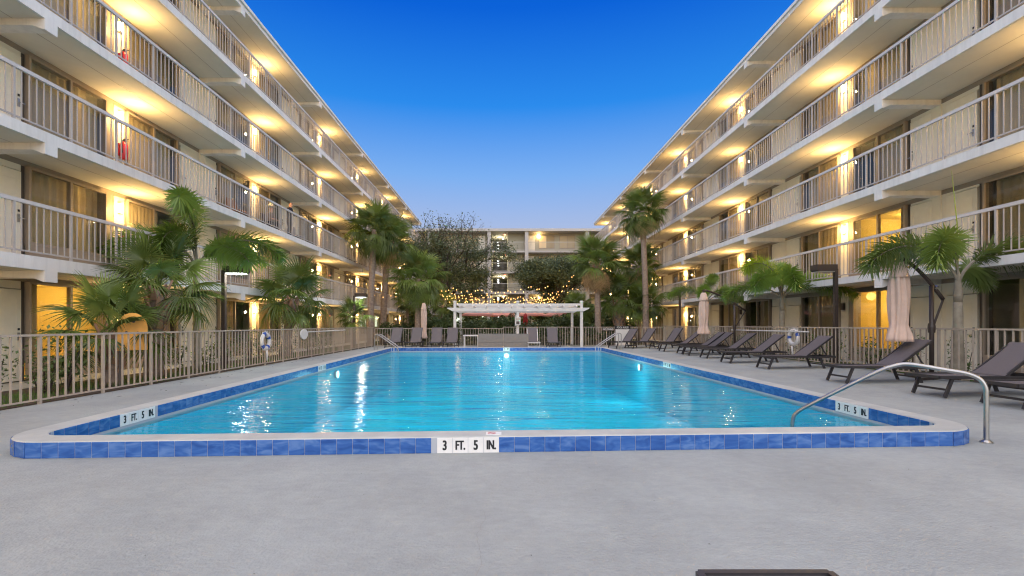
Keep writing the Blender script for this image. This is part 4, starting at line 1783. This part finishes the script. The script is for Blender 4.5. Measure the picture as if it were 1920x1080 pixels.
foxtail(9.7, 22.3, 2.45, 1.55, 'foxtail palm behind the far closed pink umbrella', 'leaf_bright',
        ((90, 1, 1.0, 0), (-90, 1, 1.0, 0), (150, 1, .9, 0), (-140, 2, .9, 0), (175, 0, .85, 0)), .09)

# ------------------------------------------------------------------ broadleaf trees
def leaf_cards(b, centre, n, rad, size, m, rg):
    for _ in range(n):
        p = Vector((rg.gauss(0, rad), rg.gauss(0, rad), rg.gauss(0, rad * .7))) + centre
        u = Vector((rg.uniform(-1, 1), rg.uniform(-1, 1), rg.uniform(-.6, .6))).normalized()
        v = u.cross(Vector((rg.uniform(-1, 1), rg.uniform(-1, 1), rg.uniform(-1, 1)))).normalized()
        s = size * rg.uniform(.6, 1.3)
        b.add([p - u * s, p - v * s * .45, p + u * s, p + v * s * .45], [(0, 1, 2, 3)], m)


def tree(x, y, label, H, seed, spread, leafy, trunk_h, bare_top=0.0, body=()):
    rg = random.Random(seed)
    root = empty('broadleaf_tree', (x, y, 0), 0, label, 'tree')
    wood, crown, twigs = MB(), MB(), MB()
    def grow(p, d, L, r_, depth):
        q = p + d * L
        mid = p + d * L * .5 + Vector((rg.uniform(-.06, .06), rg.uniform(-.06, .06), 0)) * L
        (wood if depth < 2 else twigs).tube([p, mid, q], [r_, r_ * .85, r_ * .7], 'twig', 6 if depth < 2 else 4, False)
        if depth >= 3:
            dens = leafy
            if bare_top and q.z > bare_top:
                dens = leafy * .10
            for t in (.35, .7, 1.0):
                leaf_cards(crown, p + (q - p) * t, int(1.35 * dens * rg.uniform(.5, 1.4) + .5), .30, .088, 'leaf_oak', rg)
        if depth == 5:
            return
        k = (5, 4, 3, 3, 2)[depth]
        for i in range(k):
            a = 2 * math.pi * (i + rg.random() * .7) / k
            sp = spread * rg.uniform(.6, 1.15)
            ax = d.orthogonal().normalized()
            ax.rotate(Matrix.Rotation(a, 3, d))
            nd = (d + ax * sp).normalized()
            nd.z += .10
            nd.normalize()
            grow(q if i else p + (q - p) * rg.uniform(.7, 1), nd, L * rg.uniform(.62, .82), r_ * .58, depth + 1)
    grow(Vector((0, 0, 0)), Vector((.02, 0, 1)).normalized(), trunk_h, .2, 0)
    for (cx, cy, cz, rr, nn) in body:
        for _ in range(nn):
            d = Vector((rg.gauss(0, 1), rg.gauss(0, 1), rg.gauss(0, .8))).normalized() * rr * rg.uniform(.35, 1.0)
            leaf_cards(crown, Vector((cx, cy, cz)) + d, 24, .24, .09, 'leaf_oak', rg)
    wood.build('trunk', root, fix=False)
    tag(twigs.build('twigs', root, fix=False), kind='stuff')
    tag(crown.build('crown', root, fix=False), kind='stuff')
    return root


tree(-4.7, 40.5, 'dark wispy tree with bare twigs against the sky left of the far building', 11, 11, .70, 17, 3.35, 8.2,
     ((.6, 0, 6.0, 1.5, 90), (2.0, 0, 5.4, 1.3, 70), (-.8, 0, 5.2, 1.3, 60), (1.0, 0, 4.2, 1.4, 70), (2.9, 0, 5.6, 1.2, 60), (2.4, -.2, 7.2, 1.1, 50), (2.6, 0, 4.3, 1.0, 40), (-1.3, 0, 6.8, 1.0, 25)))
tree(4.6, 41.0, 'dense dark green tree hiding the right half of the far building', 8, 5, .66, 22, 2.3, 0, ((0, 0, 3.6, 1.5, 60), (-1.3, -.3, 3.0, 1.1, 40), (1.3, 0, 3.2, 1.2, 40)))

# ------------------------------------------------------------------ bushes, hedge, beds
def bush_mesh(seed, n, rx, ry, rz, size, m, stems=5):
    rg = random.Random(seed)
    b = MB()
    for i in range(stems):
        a = rg.uniform(0, 6.28)
        b.tube([(rx * .2 * math.cos(a), ry * .2 * math.sin(a), 0), (rx * .5 * math.cos(a), ry * .5 * math.sin(a), rz * 1.2)], [.012, .005], 'twig', 4, False)
    lob = [(Vector((rg.uniform(-.6, .6) * rx, rg.uniform(-.6, .6) * ry, rg.uniform(.35, 1.6) * rz)), rg.uniform(.3, .5)) for _ in range(11)]
    for _ in range(n):
        c, k = rg.choice(lob)
        d = Vector((rg.gauss(0, 1), rg.gauss(0, 1), rg.gauss(0, 1))).normalized() * rg.uniform(.5, 1) ** .5
        p = c + Vector((d.x * rx * k, d.y * ry * k, d.z * rz * k))
        if p.z < .03:
            continue
        u = Vector((rg.uniform(-1, 1), rg.uniform(-1, 1), rg.uniform(-.5, .8))).normalized()
        v = u.cross(Vector((rg.uniform(-1, 1), rg.uniform(-1, 1), 1))).normalized()
        s = size * rg.uniform(.6, 1.3)
        b.add([p - u * s, p - v * s * .5, p + u * s, p + v * s * .5], [(0, 1, 2, 3)], m)
    return b.mesh('foliage', False, False)


THIN = [bush_mesh(s, 300, .34, .34, .40, .032, 'leaf_shrub') for s in (1, 2, 3)]
THICK = [bush_mesh(s, 2300, .95, .8, .95, .075, 'leaf_dark', 8) for s in (4, 5, 6)]


def shrub(x, y, mesh, s, label, group, z=0.0, name='shrub'):
    root = empty(name, (x, y, z), 0, label, 'shrub', group)
    inst('foliage', mesh, root, (0, 0, 0), (0, 0, random.uniform(0, 6)), s)


for i, y in enumerate((7.0, 7.6, 8.15, 8.7, 9.2, 12.6, 13.8, 14.9, 16.1, 17.3, 18.4, 20.2, 21.6, 23.0)):
    shrub(-8.55 - random.uniform(0, .5), y + random.uniform(-.15, .15), THIN[i % 3], random.uniform(1.2, 1.75),
          'thin leafy shrub in the bed between the left fence and the wing', 'thin shrubs along the left wing')
for i, y in enumerate((7.2, 8.4, 9.3, 11.2, 12.3, 13.4, 15.2, 16.3, 17.8, 19.0, 20.3, 21.4, 23.1, 24.4)):
    shrub(10.4 + random.uniform(0, .6), y + random.uniform(-.2, .2), THIN[(i + 1) % 3], random.uniform(1.0, 1.5),
          'thin leafy shrub in the bed between the right fence and the wing', 'thin shrubs along the right wing', .05)
for i in range(14):
    x = -7.0 + i * 1.05
    shrub(x, 29.6 + (i % 3) * .9, THICK[i % 3], (1.0, 1.0, .82 + .1 * (i % 4)), 'dark dense bush in the hedge behind the far fence', 'dark bushes behind the far fence', name='bush')
for i, (x, y, s) in enumerate(((-6.4, 35.5, 1.5), (-3.2, 36.5, 1.7), (3.4, 37, 1.7), (6.2, 36.5, 1.9), (8.3, 34.5, 1.5), (-2.2, 38, 1.3), (1.2, 38.5, 1.2))):
    shrub(x, y, THICK[i % 3], s, 'taller dark bush under the trees beyond the hedge', 'taller bushes under the trees', name='bush')

for (xa, xb, nm, z) in ((-7.6, -10.9, 'left', -.012), (9.9, 12.3, 'right', .03)):
    b = MB()
    b.add([(xa, 3, z), (xb, 3, z), (xb, 27.5, z), (xa, 27.5, z)], [(0, 1, 2, 3)], 'soil_and_shade')
    b.add([(xb + (1.25 if xb < 0 else -.9), 3, z + .008), (xb, 3, z + .008), (xb, 53, z + .008), (xb + (1.25 if xb < 0 else -.9), 53, z + .008)], [(0, 1, 2, 3)], 'coping')
    tag(b.build('planting_bed'), kind='structure')
    g = MB()
    rg = random.Random(5)
    sgn = -1 if xa < 0 else 1
    for _ in range(9000):
        x = xa + sgn * rg.uniform(.12, 1.75 if sgn < 0 else 1.2)
        y = 5.5 + 21 * rg.random() ** 1.7
        if math.sin(y * 1.9) + math.sin(x * 5) < -.9:
            continue
        h = rg.uniform(.05, .13)
        a = rg.uniform(0, 3.14)
        dx, dy = .006 * math.cos(a), .006 * math.sin(a)
        lx, ly = rg.uniform(-.04, .04), rg.uniform(-.04, .04)
        g.add([(x - dx, y - dy, z), (x + dx, y + dy, z), (x + lx, y + ly, z + h)], [(0, 1, 2)], 'grass')
    tag(g.build('grass', fix=False), 'short green grass in the bed behind the %s fence' % nm, 'grass', kind='stuff')
b = MB()
rg = random.Random(8)
for _ in range(60):
    x, y = -7.35 + abs(rg.gauss(0, .45)), rg.uniform(6.5, 20)
    a = rg.uniform(0, 6)
    s = rg.uniform(.015, .05)
    b.add([(x - s * math.cos(a), y - s * math.sin(a), .004), (x + s * .3 * math.sin(a), y - s * .3 * math.cos(a), .010), (x + s * math.cos(a), y + s * math.sin(a), .005),
           (x - s * .3 * math.sin(a), y + s * .3 * math.cos(a), .008)], [(0, 1, 2, 3)], 'twig')
for _ in range(26):
    x, y = rg.uniform(-4, 4.5), rg.uniform(1.6, 4.4)
    a = rg.uniform(0, 6)
    s = rg.uniform(.004, .012)
    b.add([(x - s * math.cos(a), y - s * math.sin(a), .003), (x + s * .4 * math.sin(a), y - s * .4 * math.cos(a), .005), (x + s * math.cos(a), y + s * math.sin(a), .003),
           (x - s * .4 * math.sin(a), y + s * .4 * math.cos(a), .004)], [(0, 1, 2, 3)], 'twig')
tag(b.build('fallen_leaves', fix=False), 'brown leaf litter scattered on the deck by the left fence', 'leaves', kind='stuff')

# ------------------------------------------------------------------ string lights
bl = MB()
bl.lathe([(.007, .036), (.016, .017), (.023, -.007), (.016, -.025), (.004, -.032)], 'bulb_glow', 8)
BULB = bl.mesh('bulb', True)
STR = []
for i in range(8):
    y = 30.8 + i * 1.35
    STR.append(((-5.0 + .25 * i, y, 3.30 + random.uniform(0, .75)), (3.2 + .25 * i, y + .6, 3.35 + random.uniform(0, .75)), 30, random.uniform(.15, .55)))
STR += [((-8.4, 30, 3.6), (-4.8, 33, 3.4), 9, .3), ((3.6, 34, 3.5), (5.6, 36, 5.4), 9, .25), ((3.0, 37, 4.0), (6.6, 37.5, 4.8), 9, .4), ((-9.3, 26, 4.2), (-7.6, 34, 4.3), 8, .3),
        ((7.2, 31, 4.0), (10.4, 30, 4.6), 7, .3)]
for i, (a, c, n, sag) in enumerate(STR):
    a, c = Vector(a), Vector(c)
    where = ('strand of warm bulbs strung above the pergola between the trees' if i < 8 else
             ('strand of warm bulbs among the left palms', 'strand of warm bulbs climbing the right hand dark tree', 'strand of warm bulbs across the foot of the dense tree',
              'strand of warm bulbs along the far left balcony', 'strand of warm bulbs between the right palms and the wing')[i - 8])
    root = empty('string_light', a, 0, where, 'string lights', 'warm string lights')
    pts = []
    for k in range(n * 2 + 1):
        t = k / (n * 2)
        p = (c - a) * t
        p.z -= sag * 4 * t * (1 - t)
        pts.append(p)
    b = MB()
    b.tube(pts, .007, 'black', 4, False)
    b.build('wire', root)
    for k in range(n):
        p = pts[2 * k + 1].copy()
        inst('bulb', BULB, root, p + Vector((random.uniform(-.08, .08), 0, -.06 - random.uniform(0, .34))))
for x in (-3.4, -1.2, 1.0, 3.2):
    lamp('bulb_light', (x, 35.5, 3.4), 12.0, (1.0, .55, .16), None, .3)

# ------------------------------------------------------------------ balcony people and chairs
def figure(name, joints, bones, rad, loc, rz, label, cloth, cat='person'):
    """one continuous skinned body; cloth(p) names the material at a point of the body"""
    keys = list(joints)
    me = bpy.data.meshes.new('body')
    me.from_pydata([joints[k] for k in keys], [(keys.index(a), keys.index(b_)) for a, b_ in bones], [])
    o = bpy.data.objects.new('body', me)
    COL.objects.link(o)
    sk = o.modifiers.new('s', 'SKIN')
    sv = me.skin_vertices[0].data
    for i, k in enumerate(keys):
        sv[i].radius = (rad[k], rad[k]) if not isinstance(rad[k], tuple) else rad[k]
        sv[i].use_root = (k == 'pelvis')
    su = o.modifiers.new('u', 'SUBSURF')
    su.levels = su.render_levels = 1
    dg = bpy.context.evaluated_depsgraph_get()
    dg.update()
    m2 = bpy.data.meshes.new_from_object(o.evaluated_get(dg))
    bpy.data.objects.remove(o)
    m2.name = 'body'
    m2.materials.clear()
    names = ['skin', 'dark_cloth', 'tan_cloth', 'hair']
    for nm in names:
        m2.materials.append(MATS[nm])
    for p in m2.polygons:
        p.material_index = names.index(cloth(p.center))
        p.use_smooth = True
    root = empty(name, loc, rz, label, cat)
    inst('body', m2, root)
    return root


J = dict(pelvis=(0, 0, .90), waist=(0, -.01, 1.05), chest=(0, -.03, 1.28), neck=(0, -.05, 1.44), head0=(0, -.07, 1.53), head1=(0, -.08, 1.66),
         hl=(-.10, 0, .84), kl=(-.11, -.03, .47), al=(-.11, .03, .07), tl=(-.12, -.13, .03), hr=(.10, 0, .84), kr=(.11, -.02, .47), ar=(.11, .04, .07), tr=(.12, -.12, .03),
         sl=(-.19, -.03, 1.37), el=(-.25, -.10, 1.12), wl=(-.18, -.30, 1.08), fl=(-.14, -.38, 1.09), sr=(.19, -.03, 1.37), er=(.26, -.08, 1.12), wr=(.20, -.30, 1.08), fr=(.16, -.38, 1.09))
B_ = [('pelvis', 'waist'), ('waist', 'chest'), ('chest', 'neck'), ('neck', 'head0'), ('head0', 'head1'), ('pelvis', 'hl'), ('hl', 'kl'), ('kl', 'al'), ('al', 'tl'),
      ('pelvis', 'hr'), ('hr', 'kr'), ('kr', 'ar'), ('ar', 'tr'), ('chest', 'sl'), ('sl', 'el'), ('el', 'wl'), ('wl', 'fl'), ('chest', 'sr'), ('sr', 'er'), ('er', 'wr'), ('wr', 'fr')]
RD = dict(pelvis=(.16, .11), waist=(.14, .10), chest=(.17, .11), neck=.055, head0=.085, head1=.085, hl=.09, kl=.06, al=.04, tl=.035, hr=.09, kr=.06, ar=.04, tr=.035,
          sl=.06, el=.042, wl=.03, fl=.034, sr=.06, er=.042, wr=.03, fr=.034)


def cloth1(p):
    if p.z > 1.43:
        return 'hair' if p.z > 1.60 and p.y > -.06 else 'skin'
    if p.y < -.27 and p.z > .9:
        return 'skin'
    return 'dark_cloth'


pr_ = figure('person', J, B_, RD, (-9.88, 21.75, 5.276), R(90), 'person in dark clothes standing at the third floor railing of the left wing', cloth1)
b = MB()
for s in (-1, 1):
    b.lathe([(.004, -.012), (.011, 0), (.004, .012)], 'black', 6, (s * .032, 0))
b.build('eyes', pr_, (0, -.162, 1.605))
b = MB()
b.prism([(0, .02), (-.03, -.02), (0, -.022)], 'x', -.011, .011, 'skin')
b.build('nose', pr_, (0, -.155, 1.585))
JS = dict(J)
dz = -.47
JS.update(pelvis=(0, .05, .47), waist=(0, .04, .62), chest=(0, 0, .86), neck=(0, -.03, 1.01), head0=(0, -.05, 1.10), head1=(0, -.06, 1.23),
          hl=(-.10, .02, .46), kl=(-.12, -.42, .48), al=(-.12, -.40, .07), tl=(-.12, -.55, .03), hr=(.10, .02, .46), kr=(.12, -.42, .48), ar=(.12, -.40, .07), tr=(.12, -.55, .03),
          sl=(-.19, 0, .95), el=(-.24, -.10, .70), wl=(-.15, -.30, .66), fl=(-.12, -.38, .64), sr=(.19, 0, .95), er=(.24, -.10, .70), wr=(.15, -.30, .66), fr=(.12, -.38, .64))


def cloth2(p):
    if p.z > 1.0 or (p.y < -.26 and .6 < p.z < .8):
        return 'skin'
    return 'dark_cloth' if p.z < .58 else 'tan_cloth'


pr_ = figure('person', JS, B_, RD, (-10.35, 20.9, 5.276), R(75), 'person in a pale hat sitting behind the third floor railing, left wing', cloth2)
b = MB()
b.lathe([(.20, 1.25), (.20, 1.265), (.105, 1.285), (.10, 1.36), (.06, 1.39)], 'hat', 18)
b.build('hat', pr_, (0, -.06, 0), smooth=True)


def chair(loc, rz, label, m):
    root = empty('balcony_chair', loc, rz, label, 'chair', 'chairs on the left wing balcony')
    b = MB()
    b.box(-.26, .26, -.26, .26, .40, .46, m)
    b.build('seat', root)
    b = MB()
    b.prism([(.22, .46), (.28, .46), (.38, .95), (.32, .95)], 'x', -.26, .26, m)
    b.build('backrest', root)
    for s in (-1, 1):
        for y in (-.22, .22):
            b = MB()
            b.box(s * .25 - .02, s * .25 + .02, y - .02, y + .02, 0, .40, m)
            b.build('leg', root)


chair((-10.3, 20.95, 5.276), R(75), 'chair under the person in the pale hat', 'brown_metal')
chair((-10.35, 18.4, 5.276), R(80), 'brown wicker chair on the third floor balcony left of the seated person', 'brick_brown')
chair((-10.3, 23.6, 5.276), R(80), 'grey chair on the third floor balcony right of the standing person', 'cushion')
